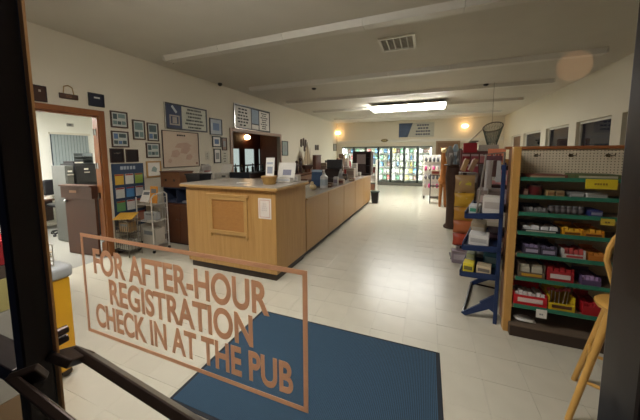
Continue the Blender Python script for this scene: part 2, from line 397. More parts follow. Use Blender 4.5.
c = PX(574, 66, y=2.3); c = Vector((c.x, 2 * YG - c.y, c.z))       # seen as a faint reflection in the glass
pl = thing('porch_lantern', 'orange lantern hanging outside the entrance', 'lamp', c)
MB().ball(c, .09, 14, 10).build('globe', mat('lit_porch', (1.0, .5, .22, 1), .4, emit=L_PORCH), pl)
MB().lathe((c.x, c.y, c.z + .085), [(.08, 0), (.05, .04), (.02, .06)], 14).build('cap', M_BLACK, pl)
MB().cyl((c.x, c.y, c.z + .14), (c.x, c.y, 3.2), .008).build('chain', M_BLACK, pl)
struct('porch_roof', MB().box(-3, 3, -2.5, .3, 3.2, 3.3), mat('porch_soffit', C(90, 70, 54), .7), 'brown soffit of the porch roof', 'roof')
# ================================================================== CEILING
def strip(y, label, x0=-4.45, x1=2.75, z=ZC):
    t = thing('strip_light', label, 'light', (x0, y, z), group='unlit ceiling strips')
    n = 6; wd = (x1 - x0) / n
    for k in range(n):
        a = x0 + k * wd
        MB().prism([(a, y - .11, z - .001), (a, y - .07, z - .085), (a, y + .07, z - .085), (a, y + .11, z - .001)], (wd - .004, 0, 0)).build('housing', M_STRIP, t, .004)
    for xx in (x0 - .012, x1): MB().box(xx, xx + .012, y - .12, y + .12, z - .09, z - .001).build('end_cap', M_STRIP, t, .003)
    return t
for y, l in ((3.78, 'unlit ceiling strip nearest the entrance, before the square vent'), (6.28, 'unlit ceiling strip just beyond the square vent'), (8.35, 'unlit ceiling strip just before the glowing fixture'), (13.3, 'unlit ceiling strip beyond the glowing fixture, closest to coolers')):
    strip(y, l)
def wrap(name, label, x, y, z, m, parts=2, ln=1.22, wd=.5):
    t = thing(name, label, 'light', (x, y, z))
    for k in range(parts):
        a = x + k * (ln + .02)
        MB().box(a, a + ln, y - wd / 2 - .02, y + wd / 2 + .02, z - .03, z - .002).build('housing', M_STRIP, t, .004)
        MB().prism([(a + .02, y - wd / 2, z - .031), (a + .02, y - wd / 2 + .05, z - .12), (a + .02, y + wd / 2 - .05, z - .12), (a + .02, y + wd / 2, z - .031)], (ln - .04, 0, 0)).build('diffuser', m, t, .01)
        MB().box(a + ln - .02, a + ln + .02, y - wd / 2 - .02, y + wd / 2 + .02, z - .13, z - .03).build('end_cap', M_STRIP, t)
    return t
strip(10.6, 'unlit ceiling strip that carries the glowing fixture')
wrap('fluorescent_fixture', 'glowing white double fluorescent fixture on the ceiling', -1.95, 10.2, 3.412, M_TUBE, wd=.85)
ef = wrap('entry_fixture', 'lit fluorescent fixture hanging above the entrance', -2.8, 1.25, ZC - .2, M_ENTRY, wd=.45)
for x in (-2.6, -.5): MB().cyl((x, 1.25, ZC - .202), (x, 1.25, ZC - .001), .008).build('hanger_rod', M_STRIP, ef)
vt = thing('ceiling_vent', 'square white ceiling vent with slanted louvres', 'vent', (-.5, 4.68, ZC))
vx0, vx1, vy0, vy1 = -.78, -.23, 4.4, 4.96
vb = MB()
for (p, q, r, s) in ((vx0, vx1, vy0, vy0 + .04), (vx0, vx1, vy1 - .04, vy1), (vx0, vx0 + .04, vy0 + .04, vy1 - .04), (vx1 - .04, vx1, vy0 + .04, vy1 - .04)): vb.box(p, q, r, s, ZC - .025, ZC - .001)
vb.build('frame', M_STRIP, vt)
for k in range(4): MB().box(vx0 + .12 + k * .1, vx0 + .135 + k * .1, vy0 + .04, vy1 - .04, ZC - .024, ZC - .002).build('divider', M_STRIP, vt)
for k in range(9):
    y = vy0 + .07 + k * .052
    MB().obox(((vx0 + vx1) / 2, y, ZC - .014), (vx1 - vx0 - .08, .05, .003), rx=.22).build('louvre', rgb(196, 188, 172), vt)
MB().box(vx0 + .02, vx1 - .02, vy0 + .02, vy1 - .02, ZC - .003, ZC - .0005).build('duct_opening', rgb(140, 132, 118), vt)
c = PX(220, 84, x=XL + .12)
st = thing('security_camera', 'small dome camera under ceiling above the welcome sign', 'camera', c)
MB().cyl((XL + .002, c.y, c.z + .02), (c.x, c.y, c.z + .02), .02).build('bracket', M_WHITE, st); MB().ball(c, .055).build('dome', rgb(60, 56, 50, .2), st)
for (px, py, l) in ((314, 89, 'small black sensor on the ceiling left of centre'), (486, 85, 'small black sensor on the ceiling near the right windows')):
    c = PX(px, py, z=ZC - .02)
    st = thing('ceiling_sensor', l, 'sensor', c); MB().lathe((c.x, c.y, ZC - .045), [(.03, 0), (.06, .02), (.065, .044)], 12).build('case', M_BLACK, st); MB().lathe((c.x, c.y, ZC - .055), [(.01, 0), (.028, .01)], 10).build('lens', M_CHROME, st)

# ================================================================== FAR WALL
def sconce(px, py, label, x=None, y=None):
    c = PX(px, py, x=x, y=y)
    t = thing('wall_lamp', label, 'lamp', c)
    n = Vector((0, 1, 0)) if y is not None else Vector((-1, 0, 0))
    MB().ball(c, .12, 14, 10, (1.25, 1, .85)).build('globe', M_GLOBE, t)
    MB().cyl(c + n * .1, c + n * .197, .07, .09, 14).build('wall_plate', rgb(120, 90, 50, .3, .7), t)
    MB().cyl(c + Vector((0, 0, .08)), c + Vector((0, 0, .14)), .03, .02).build('finial', rgb(120, 90, 50, .3, .7), t)
sconce(338, 133, 'round glowing warm wall lamp in far left corner', y=YF - .2)
sconce(465, 126, 'glowing warm wall lamp right of the far sign', y=YF - .2)
# sign over coolers
p, q = PX(399, 123.5, y=YF - .06), PX(434, 136.5, y=YF - .06)
sg = thing('wall_sign', 'wide banner over the coolers with blue picture and print', 'sign', (p.x, YF - .03, q.z))
MB().box(p.x, q.x, YF - .03, YF - .002, q.z, p.z).build('board', rgb(188, 186, 172), sg, .004)
xm = p.x + (q.x - p.x) * .4
MB().prism([(p.x, YF - .034, p.z), (xm, YF - .034, p.z), (xm - .25, YF - .034, q.z), (p.x, YF - .034, q.z)], (0, .003, 0)).build('picture', mat('banner_blue', C(70, 96, 130), .5, var=.4, scale=4, col2=C(40, 46, 60)), sg)
line_marks('y', YF - .0305, xm + .03, q.x - .04, q.z + .06, p.z - .05, 4, 9, seed=3, cov=.95).build('print', mat('banner_ink', C(60, 66, 92), .6), sg)
c = PX(384.5, 140.5, y=YF - .08)
t = thing('oval_sign', 'small oval brown sign on rail above the cooler doors', 'sign', c)
MB().lathe((0, 0, 0), [(.17, 0), (.19, .012), (.17, .025)], 20).build('plate', rgb(110, 92, 52), t, local=True); t.children[0].rotation_euler = (math.pi / 2, 0, 0); t.children[0].scale = (1.05, .45, 1)
line_marks('y', c.y - .026, c.x - .14, c.x + .14, c.z - .04, c.z + .05, 2, 5, seed=5).build('print', rgb(206, 190, 130), t)
for k in range(4):
    for r in range(2):
        x = PX(469 + 2.4 * k, 140 + 3.6 * r, y=YF - .02)
        if r == 1 and k == 3: continue
        tag(MB().box(x.x, x.x + .1, YF - .03, YF - .002, x.z - .09, x.z + .07).box(x.x + .02, x.x + .13, YF - .022, YF - .002, x.z - .05, x.z + .02).build('wall_plaque', rgb(52, 44, 38), bev=.01), ('top row' if r == 0 else 'bottom row') + ' ' + ['first', 'second', 'third', 'last'][k] + ' of the small dark plaques on far wall', 'plaque', 'small dark plaques on the far wall')
# coolers
ca = thing('wall_cooler', 'lit wall cooler case with white interior behind glass doors', 'cooler', (CX0, YF, 0))
MB().box(CX0 - .05, CX1 + .05, YF + 1.0, YF + 1.05, 0, 2.3).box(CX0 - .05, CX0, YF + .12, YF + 1.0, 0, 2.3).box(CX1, CX1 + .05, YF + .12, YF + 1.0, 0, 2.3).box(CX0, CX1, YF + .12, YF + 1.0, 2.25, 2.3).box(CX0, CX1, YF + .12, YF + 1.0, 0, CZ0).build('case', mat('cooler_white', C(232, 236, 230), .4, var=.02), ca)
ND = 7; dw = (CX1 - CX0) / ND
for k in range(5): MB().box(CX0 + .02, CX1 - .02, YF + .2, YF + .8, .3 + k * .37 - .02, .3 + k * .37).build('shelf', M_WIRE, ca)
for k in range(ND + 1):
    x = CX0 + k * dw
    MB().box(max(CX0, x - .03), min(CX1, x + .03), YF + .03, YF + .1, CZ0, CZ1).build('mullion', rgb(84, 90, 84, .35, .5), ca)
    MB().cyl((min(max(x, CX0 + .05), CX1 - .05), YF + .15, CZ0 + .15), (min(max(x, CX0 + .05), CX1 - .05), YF + .15, CZ1 - .1), .022, n=8).build('light_tube', M_COOL, ca)
MB().box(CX0, CX1, YF + .02, YF + .1, CZ1 - .04, CZ1).build('head_rail', rgb(84, 90, 84, .35, .5), ca)
MB().box(CX0, CX1, YF - .02, YF + .1, .0, CZ0 + .03).build('kick_rail', rgb(120, 118, 108), ca)
for k in range(ND):
    x = CX0 + k * dw + .035; x1 = x + dw - .07
    g = thing('cooler_door', ['glass cooler door behind the wall lamp, farthest left', 'glass cooler door second from the left corner', 'glass cooler door above the counter end cabinet', 'glass cooler door just right of the counter end cabinet', 'glass cooler door below the oval sign', 'glass cooler door below the banner', 'glass cooler door beside the white display board'][k], 'door', (x, YF + .0, CZ0), group='cooler doors')
    MB().rframe('y', YF - .01, x, x1, CZ0 + .04, CZ1 - .05, .03, .035).build('door_frame', rgb(70, 76, 72, .35, .5), g)
    MB().box(x + .03, x1 - .03, YF + .005, YF + .011, CZ0 + .07, CZ1 - .08).build('pane', MATS['door_glass'], g)
    MB().tube([(x + .05, YF - .01, .9), (x + .05, YF - .05, .92), (x + .05, YF - .05, 1.28), (x + .05, YF - .01, 1.3)], .012, 6).build('handle', M_BLACK, g)
cols = [((130, 180, 140), 'green'), ((226, 230, 222), 'white'), ((232, 212, 130), 'yellow'), ((120, 170, 206), 'blue'), ((200, 120, 104), 'red'), ((140, 118, 96), 'brown'), ((206, 214, 180), 'pale green')]
protoB = {}
where = ['bottom', 'second', 'third', 'fourth', 'top']
for k in range(ND):
    for s_ in range(5):
        for j in range(3):
            ci = rng.choice([0, 1, 1, 1, 2, 3, 4, 5, 6, 6]); (r, g, b), cn = cols[ci]
            bottle = s_ in (2, 3) and rng.random() < .6
            x = CX0 + k * dw + .16 + j * .2; loc = (x, YF + .34, .3 + s_ * .37)
            lab = '%s %s at %s of %s shelf behind %s cooler door' % (cn, 'bottle' if bottle else 'carton', ('left', 'middle', 'right')[j], where[s_], ('first', 'second', 'third', 'fourth', 'fifth', 'sixth', 'last')[k])
            key = (ci, bottle)
            if key not in protoB:
                t = thing('drink_bottle' if bottle else 'drink_carton', lab, 'bottle' if bottle else 'carton', loc, group='drinks in the cooler')
                if bottle:
                    MB().lathe((0, 0, 0), [(.05, 0), (.055, .01), (.055, .17), (.02, .24), (.02, .27)], 10).build('body', rgb(r, g, b, .25), t, local=True)
                    MB().lathe((0, 0, .265), [(.022, 0), (.022, .03)], 10).build('cap', rgb(200, 200, 200), t, local=True)
                else:
                    MB().box(-.085, .085, -.06, .1, 0, .24).build('body', rgb(r, g, b, .5), t, .006, local=True)
                    MB().box(-.075, .075, -.063, -.06, .06, .15).build('label_panel', rgb(min(255, r + 40), min(255, g + 40), min(255, b + 60)), t, local=True)
                protoB[key] = t
            else: dup(protoB[key], loc, label=lab)

# ================================================================== COUNTER
cu = thing('reception_counter', 'tall oak reception counter block with framed inset panel', 'counter', (-2.6, 3.5, 0))
UX0, UX1, UY0, UY1 = -3.415, -1.842, 3.08, 4.02
MB().box(UX0, UX1, UY0, UY1, .1, 1.25).build('body', M_OAK, cu, .004)
MB().box(UX0 + .03, UX1 - .03, UY0 + .035, UY1 - .03, 0, .1).build('kick_plate', M_KICK, cu)
MB().box(UX0 - .07, UX1 + .055, UY0 - .055, UY1 + .02, 1.25, 1.285).build('top_edge', M_OAKTRIM, cu, .006)
MB().box(UX0 - .06, UX1 + .045, UY0 - .045, UY1 + .015, 1.2852, 1.3).build('worktop', M_LAM, cu, .003)
p0, p1 = PX(209, 195, y=UY0), PX(248.5, 239, y=UY0)
ip = MB().rframe('y', UY0 - .022, p0.x, p1.x, p1.z + .03, p0.z, .055, .022).build('panel_frame', M_OAKTRIM, cu, .006)
MB().box(p0.x + .055, p1.x - .055, UY0 - .008, UY0, p1.z + .085, p0.z - .055).build('inset_panel', M_OAKBURL, cu)
MB().box(p0.x - .03, p1.x + .03, UY0 - .03, UY0, p0.z - .005, p0.z + .03).build('moulding', M_OAKTRIM, cu, .006)
for x in (p0.x, p1.x - .035): MB().box(x, x + .035, UY0 - .026, UY0, p1.z - .02, p1.z + .03).build('moulding_foot', M_OAKTRIM, cu, .006)
p0, p1 = PX(258.3, 198, y=UY0), PX(271.5, 219.5, y=UY0)
t = thing('paper_notice', 'white paper notice with scalloped border on counter front', 'notice', (p0.x, UY0 - .003, p1.z))
MB().box(p0.x, p1.x, UY0 - .004, UY0 - .001, p1.z, p0.z).build('sheet', mat('notice_paper', C(232, 222, 210), .7), t)
MB().rframe('y', UY0 - .0055, p0.x + .02, p1.x - .02, p1.z + .02, p0.z - .02, .008, .001).build('border_print', rgb(206, 160, 140), t)
line_marks('y', UY0 - .0042, p0.x + .04, p1.x - .04, p1.z + .1, p0.z - .06, 4, 5, th=.001).build('print', rgb(206, 196, 186), t)
lc = thing('service_counter', 'long low oak service counter running toward the coolers', 'counter', (-2.2, 7, 0))
LX0, LX1, LY1 = -2.6, -1.842, 9.55
MB().box(LX0, LX1 - .01, UY1 + .02, LY1, .1, .975).build('body', M_BROWN, lc)
MB().box(LX0 + .05, LX1 - .06, UY1 + .02, LY1 - .03, 0, .1).build('kick_plate', M_KICK, lc)
ys = [UY1 + .025] + [UY1 + .02 + (LY1 - UY1 - .02) * (k + 1) / 5 for k in range(5)]
for a, b in zip(ys[:-1], ys[1:]): MB().box(LX1 - .01, LX1, a + .009, b - .009, .1, .97).build('front_panel', M_OAK, lc, .003)
MB().box(LX0 - .02, LX1 + .03, UY1 + .022, LY1 + .03, .975, 1.0).build('top_edge', M_OAKTRIM, lc, .004)
MB().box(LX0 - .01, LX1 + .02, UY1 + .022, LY1 + .02, 1.0002, 1.015).build('worktop', M_LAM, lc, .003)
ZU, ZL = 1.301, 1.016

# ================================================================== LEFT WALL: PICTURES AND SIGNS
def wall_pic(name, label, cat, x0, y0, x1, y1, frame, wd=.02, inner=None, marks=0, seed=1, group=None, th=.022):
    a, b = PX(x0, y0, x=XL), PX(x1, y1, x=XL)
    t = thing(name, label, cat, (XL, a.y, b.z), group=group)
    MB().rframe('x', XL + .001, a.y, b.y, b.z, a.z, wd, th).build('frame', frame, t, .003)
    MB().box(XL + .001, XL + th * .5, a.y + wd * .9, b.y - wd * .9, b.z + wd * .9, a.z - wd * .9).build('backing', inner or M_PAPER, t)
    return t, a, b, XL + th * .5
grn = rgb(120, 142, 138); dgr = rgb(74, 92, 92); blu = rgb(96, 122, 160)
def montage(t, a, b, xs, rects, m1, m2):
    for k, (u0, v0, u1, v1) in enumerate(rects):
        W, Hh = b.y - a.y, a.z - b.z
        MB().box(xs, xs + .002, a.y + W * u0, a.y + W * u1, b.z + Hh * v0, b.z + Hh * v1).build('photo_print', (m1, m2)[k % 2], t)
LAND = [(.14, .2, .36, .42), (.4, .2, .6, .4), (.64, .2, .86, .42), (.15, .52, .38, .84), (.44, .6, .84, .84)]
PORT = [(.18, .5, .8, .86), (.16, .14, .46, .4), (.54, .14, .84, .4)]
for (lab, x0, y0, x1, y1, rc, sd_) in (
    ('landscape photo montage in brown frame, top one beside office doorway', 109.3, 110.3, 127.8, 128.6, LAND, 0),
    ('landscape photo montage in brown frame, hung above two black plaques', 110.3, 130.5, 128.9, 147.5, LAND, 1),
    ('portrait boat photo montage in brown frame, nearer the doorway', 131.5, 119.3, 145.3, 140, PORT, 0),
    ('portrait photo montage in brown frame, nearer the welcome sign', 146.2, 122.3, 158.7, 141.5, PORT, 1),
    ('landscape photo montage in brown frame, beside top of the map', 145.2, 142.5, 160, 157.8, LAND, 0)):
    t, a, b, xs = wall_pic('photo_frame', lab, 'picture', x0, y0, x1, y1, M_FRAME, .022, mat('montage_mount', C(198, 202, 192), .6), group='brown photo montage frames')
    montage(t, a, b, xs, rc, (grn, dgr)[sd_], (dgr, blu)[sd_])
for (lab, x0, y0, x1, y1) in (('black award plaque with silver line, left of a pair', 109, 148.3, 124, 162.4), ('smaller black award plaque, right of a pair', 125, 149.3, 138.3, 161.8)):
    t, a, b, xs = wall_pic('award_plaque', lab, 'plaque', x0, y0, x1, y1, M_DARKW, .02, mat('plaque_black', C(34, 28, 28), .3))
    if x0 < 110: MB().box(xs, xs + .002, a.y + .06, b.y - .06, b.z + .15, b.z + .17).build('print', M_CHROME, t)
t, a, b, xs = wall_pic('map_print', 'small light oak framed chart print above wire rack', 'picture', 145.5, 161.3, 161.3, 176.6, M_OAKTRIM, .028, M_PAPER)
MB().prism([(xs, a.y + .1, b.z + .12), (xs, a.y + .2, b.z + .1), (xs, b.y - .09, b.z + .17), (xs, b.y - .15, a.z - .1), (xs, a.y + .12, a.z - .13)], (.002, 0, 0)).build('chart_print', rgb(150, 168, 160), t)
# plaques above the office doorway
t, a, b, xs = wall_pic('award_plaque', 'brown plaque above doorway, closest to the entrance', 'plaque', 27.5, 83.5, 47, 102.5, M_DARKW, .015, mat('plaque_brown', C(72, 44, 30), .4))
MB().box(xs, xs + .002, a.y + .1, b.y - .06, a.z - .085, a.z - .055).build('print', rgb(196, 180, 160), t)
t, a, b, xs = wall_pic('award_plaque', 'navy plaque above the right corner of office doorway', 'plaque', 87.3, 92, 104.2, 107.8, M_BLACK, .012, mat('plaque_navy', C(30, 34, 52), .35))
MB().box(xs, xs + .002, a.y + .08, b.y - .06, a.z - .08, a.z - .055).build('print', rgb(210, 210, 205), t)
a, b = PX(58.2, 92.5, x=XL), PX(77.5, 100.5, x=XL)
t = thing('hanging_sign', 'small wooden board hanging on a rope above doorway', 'sign', (XL, a.y, b.z))
MB().box(XL + .005, XL + .03, a.y, b.y, b.z, a.z).build('board', M_FRAME, t, .004)
my = (a.y + b.y) / 2
MB().tube([(XL + .02, a.y + .05, a.z), (XL + .015, my - .05, a.z + .1), (XL + .012, my, a.z + .125), (XL + .015, my + .05, a.z + .1), (XL + .02, b.y - .05, a.z)], .007, 6).build('rope', rgb(170, 140, 90), t)
line_marks('x', XL + .03, a.y + .04, b.y - .04, b.z + .015, a.z - .015, 2, 6, th=.001, seed=4).build('print', rgb(140, 104, 72), t)
# welcome sign
t, a, b, xs = wall_pic('welcome_sign', 'long framed sign with navy crest panel and printed lines', 'sign', 163.8, 101.6, 207, 132.6, M_BLACK, .03, mat('sign_cream', C(206, 206, 188), .6))
ym = a.y + (b.y - a.y) * .36
MB().box(xs, xs + .003, a.y + .03, ym, b.z + .03, a.z - .03).build('navy_panel', mat('sign_navy', C(38, 50, 84), .5), t)
MB().rframe('x', xs + .003, a.y + .1, ym - .06, b.z + .09, b.z + .3, .03, .002).box(xs + .003, xs + .005, a.y + .17, ym - .13, b.z + .13, b.z + .26).build('crest_print', rgb(170, 160, 150), t)
MB().obox((xs + .004, a.y + .22, a.z - .12), (.003, .05, .17), rx=.7).build('crest_bird', rgb(200, 204, 206), t)
line_marks('x', xs, ym + .05, b.y - .06, b.z + .04, a.z - .04, 6, 14, seed=8, cov=1.0, th=.002).build('print', M_INK, t)
MB().box(XL + .001, XL + .03, a.y - .012, a.y, b.z, a.z).build('edge_strip', M_CHROME, t)
# large map
t, a, b, xs = wall_pic('wall_map', 'big pale map with pinkish patches in thin dark frame', 'map', 161, 129.8, 199.2, 166.2, M_DARKW, .014, mat('map_paper', C(206, 192, 168), .7, var=.07, scale=4, col2=C(200, 172, 150)))
line_marks('x', xs, a.y + .25, b.y - .25, a.z - .12, a.z - .05, 1, 8, th=.002).build('print', M_INK, t)
for k, (u, v, w_, h_) in enumerate(((.2, .3, .25, .2), (.45, .4, .3, .28), (.3, .55, .5, .15), (.6, .22, .2, .16), (.12, .15, .1, .1))):
    W, Hh = b.y - a.y, a.z - b.z; y, z = a.y + W * u, b.z + Hh * v
    x_ = xs + .0006 * k
    MB().prism([(x_, y, z), (x_, y + W * w_ * .6, z - .02), (x_, y + W * w_, z + Hh * h_ * .4), (x_, y + W * w_ * .7, z + Hh * h_), (x_, y + W * w_ * .2, z + Hh * h_ * .8)], (.0015, 0, 0)).build('map_patch', mat('map_pink', C(200, 168, 146), .7), t)
MB().box(xs, xs + .002, b.y - .1, b.y - .05, b.z + .05, b.z + .1).build('map_seal', rgb(150, 110, 90), t)
for (lab, x0, y0, x1, y1, inner, fr) in (
    ('black framed blue and white print beside welcome sign', 209, 117.6, 222, 135.6, rgb(176, 184, 190), M_BLACK),
    ('small black framed certificate under the blue print', 211.8, 135.8, 220.8, 147.2, M_PAPER, M_BLACK),
    ('narrow brown framed print touching the hatch casing', 221.3, 137.3, 226.8, 150.5, rgb(150, 120, 100), M_FRAME),
    ('lower black framed certificate near the hatch', 213.3, 148.6, 220.8, 163, M_PAPER, M_BLACK),
    ('tall black framed picture just past the hatch', 281.6, 140.8, 287.8, 155.6, rgb(150, 160, 150), M_BLACK),
    ('tiny dark framed picture near far left corner', 333.3, 143.8, 336.3, 151, rgb(150, 150, 130), M_DARKW)):
    t, a, b, xs = wall_pic('framed_picture', lab, 'picture', x0, y0, x1, y1, fr, .025, inner)
    W, Hh = b.y - a.y, a.z - b.z
    MB().box(xs, xs + .002, a.y + W * .25, b.y - W * .25, b.z + Hh * .28, a.z - Hh * .28).build('photo_print', blu if 'blue' in lab else rgb(150, 150, 146), t)
for (lab, x0, y0, x1, y1) in (('pale handwritten paper taped beside the lower certificate', 221.5, 151, 228, 163.5), ('faint paper notice taped right of the map', 205, 151.5, 209.5, 160)):
    a, b = PX(x0, y0, x=XL), PX(x1, y1, x=XL)
    t = thing('taped_paper', lab, 'paper', (XL, a.y, b.z)); MB().box(XL + .001, XL + .004, a.y, b.y, b.z, a.z).build('sheet', mat('old_paper', C(206, 200, 180), .7), t)
    line_marks('x', XL + .004, a.y + .03, b.y - .03, b.z + .03, a.z - .03, 4, 4, th=.001).build('print', rgb(130, 124, 112), t)
# menu boards over the hatch
t, a, b, xs = wall_pic('menu_board', 'framed board of two white panels and blue strip above the hatch', 'sign', 233.5, 103.5, 269.6, 132.5, M_BLACK, .035, M_PAPER)
W = b.y - a.y; y1_, y2_ = a.y + W * .44, a.y + W * .64
MB().box(xs, xs + .003, y1_, y2_, b.z + .2, a.z - .035).build('picture_strip', rgb(150, 168, 186), t)
MB().box(xs, xs + .008, y1_ - .03, y1_, b.z + .03, a.z - .03).box(xs, xs + .008, y2_, y2_ + .03, b.z + .03, a.z - .03).box(xs, xs + .006, y1_, y2_, b.z + .17, b.z + .2).build('divider', M_BLACK, t)
line_marks('x', xs, a.y + .06, y1_ - .06, b.z + .06, a.z - .06, 6, 6, seed=11, th=.002).build('print', M_INK, t)
line_marks('x', xs, y2_ + .06, b.y - .06, b.z + .06, a.z - .06, 8, 6, seed=12, th=.002).build('print', M_INK, t)
MB().box(XL + .001, XL + .035, a.y, b.y, a.z, a.z + .02).box(XL + .001, XL + .035, a.y - .02, a.y, b.z, a.z + .02).box(XL + .001, XL + .03, a.y, b.y, b.z - .02, b.z).build('chrome_edge', M_CHROME, t)
# dark carved ornaments on the wall past the hatch
for k, (px, py, h) in enumerate(((301, 143, 7), (303.2, 142, 7), (305.4, 143.5, 7), (304.3, 148.5, 5), (315.5, 147.5, 4.5), (317.6, 147.5, 4.5))):
    a, b = PX(px - .8, py - h / 2, x=XL), PX(px + .8, py + h / 2, x=XL)
    lab = ['first of the dark carved wall ornaments above the ship', 'second and highest dark wall ornament above the ship', 'third dark carved wall ornament above the ship', 'short dark wall ornament hung lowest above the ship', 'left one of two thin dark pegs on wall', 'right one of two thin dark pegs on wall'][k]
    tag(MB().prism([(XL + .001, a.y, b.z), (XL + .001, (a.y + b.y) / 2, b.z - .03), (XL + .001, b.y, b.z), (XL + .001, b.y - .01, a.z), (XL + .001, (a.y + b.y) / 2, a.z + .03), (XL + .001, a.y + .01, a.z)], (.03, 0, 0)).build('wall_ornament', M_DARKW, bev=.006), lab, 'ornament', 'dark wall ornaments')
# year planner poster
a, b = PX(110.8, 164, x=XL), PX(146.5, 222.5, x=XL)
t = thing('year_planner', 'tall navy poster with twelve coloured month cards', 'poster', (XL, a.y, b.z))
MB().box(XL + .001, XL + .012, a.y, b.y, b.z, a.z).build('board', mat('planner_navy', C(48, 66, 92), .5), t)
cc = [(206, 168, 60), (206, 206, 196), (150, 176, 80), (200, 202, 196), (74, 128, 176), (196, 194, 190), (100, 150, 96), (202, 202, 196), (150, 140, 120), (198, 198, 192), (196, 176, 150), (170, 120, 100)]
W, Hh = b.y - a.y, a.z - b.z
for k in range(12):
    r, c_ = divmod(k, 3)
    y0, z1 = a.y + W * (.07 + .31 * c_), a.z - Hh * (.16 + .205 * r)
    cd_ = MB().box(XL + .012, XL + .015, y0, y0 + W * .26, z1 - Hh * .16, z1).build('month_card', rgb(*cc[k]), t)
    MB().box(XL + .015, XL + .0165, y0 + .005, y0 + W * .26 - .005, z1 - Hh * .025, z1 - .004).build('card_heading', rgb(150, 60, 50), cd_)
line_marks('x', XL + .012, a.y + .04, b.y - .04, a.z - Hh * .12, a.z - .015, 1, 9, th=.002, cov=.95).build('heading_print', rgb(170, 180, 190), t)

# ================================================================== OFFICE
hd = thing('half_door', 'brown dutch half door standing open into the office', 'door', (XL - .14, DY1 - .05, 0))
hx = math.radians(6)
hr = MB().box(-.70, 0, -.02, .02, .015, 1.0).build('leaf', M_HALF, hd, .003, local=True)
MB().box(-.72, .0, -.06, .05, 1.0, 1.2).build('top_rail', M_HALF, hd, .004, local=True)
MB().box(-.72, .0, -.09, .07, 1.2, 1.225).build('ledge', M_HALF, hd, .004, local=True)
MB().ball((-.64, -.05, .94), .03).cyl((-.64, -.05, .94), (-.64, -.02, .94), .014).build('knob', M_CHROME, hd, local=True)
MB().box(-.46, -.3, -.093, -.09, 1.1, 1.14).build('label_plate', rgb(150, 110, 80), hd, local=True)
hd.rotation_euler = (0, 0, hx)
of = thing('office_ceiling_light', 'lit panel light on the office ceiling', 'light', (-6.6, 2.6, 2.745))
MB().box(-7.2, -6.0, 2.1, 2.7, 2.715, 2.745).build('housing', M_WHITE, of); MB().box(-7.15, -6.05, 2.15, 2.65, 2.705, 2.716).build('diffuser', M_OFF, of)
a, b = PX(50, 134, x=-8.58), PX(91.5, 186, x=-8.58)
t = thing('window_7', 'blue grey vertical blind on the office back wall', 'window', (-8.58, a.y, .6), kind='structure')
n = 12; sw = (b.y - a.y) / n
for k in range(n): MB().obox((-8.55, a.y + sw * (k + .5), (a.z + .75) / 2), (.006, sw * .98, a.z - .75), rz=.22).build('blind_slat', mat('blind_blue', C(160, 172, 174), .6, var=.04), t)
MB().box(-8.595, -8.5, a.y - .03, b.y + .03, a.z, a.z + .05).build('head_rail', M_WHITE, t)
MB().box(-8.598, -8.59, a.y, b.y, .75, a.z).build('pane', rgb(60, 70, 80, .2), t)
c = PX(70, 125, x=-8.59)
t = thing('wall_thermostat', 'small grey thermostat above the office blind', 'thermostat', c); MB().box(-8.598, -8.57, c.y - .07, c.y + .07, c.z - .04, c.z + .04).build('case', rgb(170, 168, 160), t, .006); MB().box(-8.57, -8.568, c.y - .04, c.y + .02, c.z - .02, c.z + .02).build('display', rgb(110, 112, 108), t)
def file_cab(label, px0, px1, pt, x, m, dep=.45):
    a, b = PX(px0, pt, x=x), PX(px1, pt, x=x)
    t = thing('filing_cabinet', label, 'cabinet', (x, a.y, 0)); h = a.z
    MB().box(x - dep, x, a.y, b.y, .02, h).build('body', m, t, .006)
    for k in range(4):
        z = .06 + k * (h - .08) / 4
        d = MB().box(x, x + .02, a.y + .015, b.y - .015, z, z + (h - .12) / 4).build('drawer', m, t, .004)
        zc = z + (h - .12) / 4 * .6; yc = (a.y + b.y) / 2
        MB().box(x + .02, x + .04, yc - .05, yc + .05, zc - .012, zc + .012).build('handle', M_CHROME, d)
        MB().box(x + .02, x + .024, yc - .035, yc + .035, zc + .05, zc + .08).build('card_holder', M_PAPER, d)
    return t, a, b
file_cab('grey metal filing cabinet behind the half door', 64.5, 73, 166, -6.45, rgb(96, 98, 94, .4))
t, a, b = file_cab('black filing cabinet right of the grey one', 73.5, 96, 164, -6.5, rgb(30, 32, 36, .4))
zt = a.z + .001
o = thing('paper_tray', 'dark stacked paper tray on the black filing cabinet', 'tray', (-6.7, a.y + .5, zt))
for k in range(3): MB().box(-6.9, -6.55, b.y - .18, b.y - .02, zt + .002 + k * .07, zt + .012 + k * .07).box(-6.9, -6.89, b.y - .18, b.y - .02, zt + .012 + k * .07, zt + .07 + k * .07).box(-6.9, -6.55, b.y - .03, b.y - .02, zt + .012 + k * .07, zt + .07 + k * .07).build('tray', rgb(70, 76, 74), o)
o = thing('black_binder', 'flat black binder lying on the black filing cabinet', 'binder', (-6.7, a.y + .1, zt))
MB().box(-6.9, -6.56, a.y + .03, a.y + .2, zt, zt + .05).build('cover', M_BLACK, o, .006); MB().box(-6.89, -6.555, a.y + .05, a.y + .195, zt + .012, zt + .038).build('pages', M_PAPER, o)
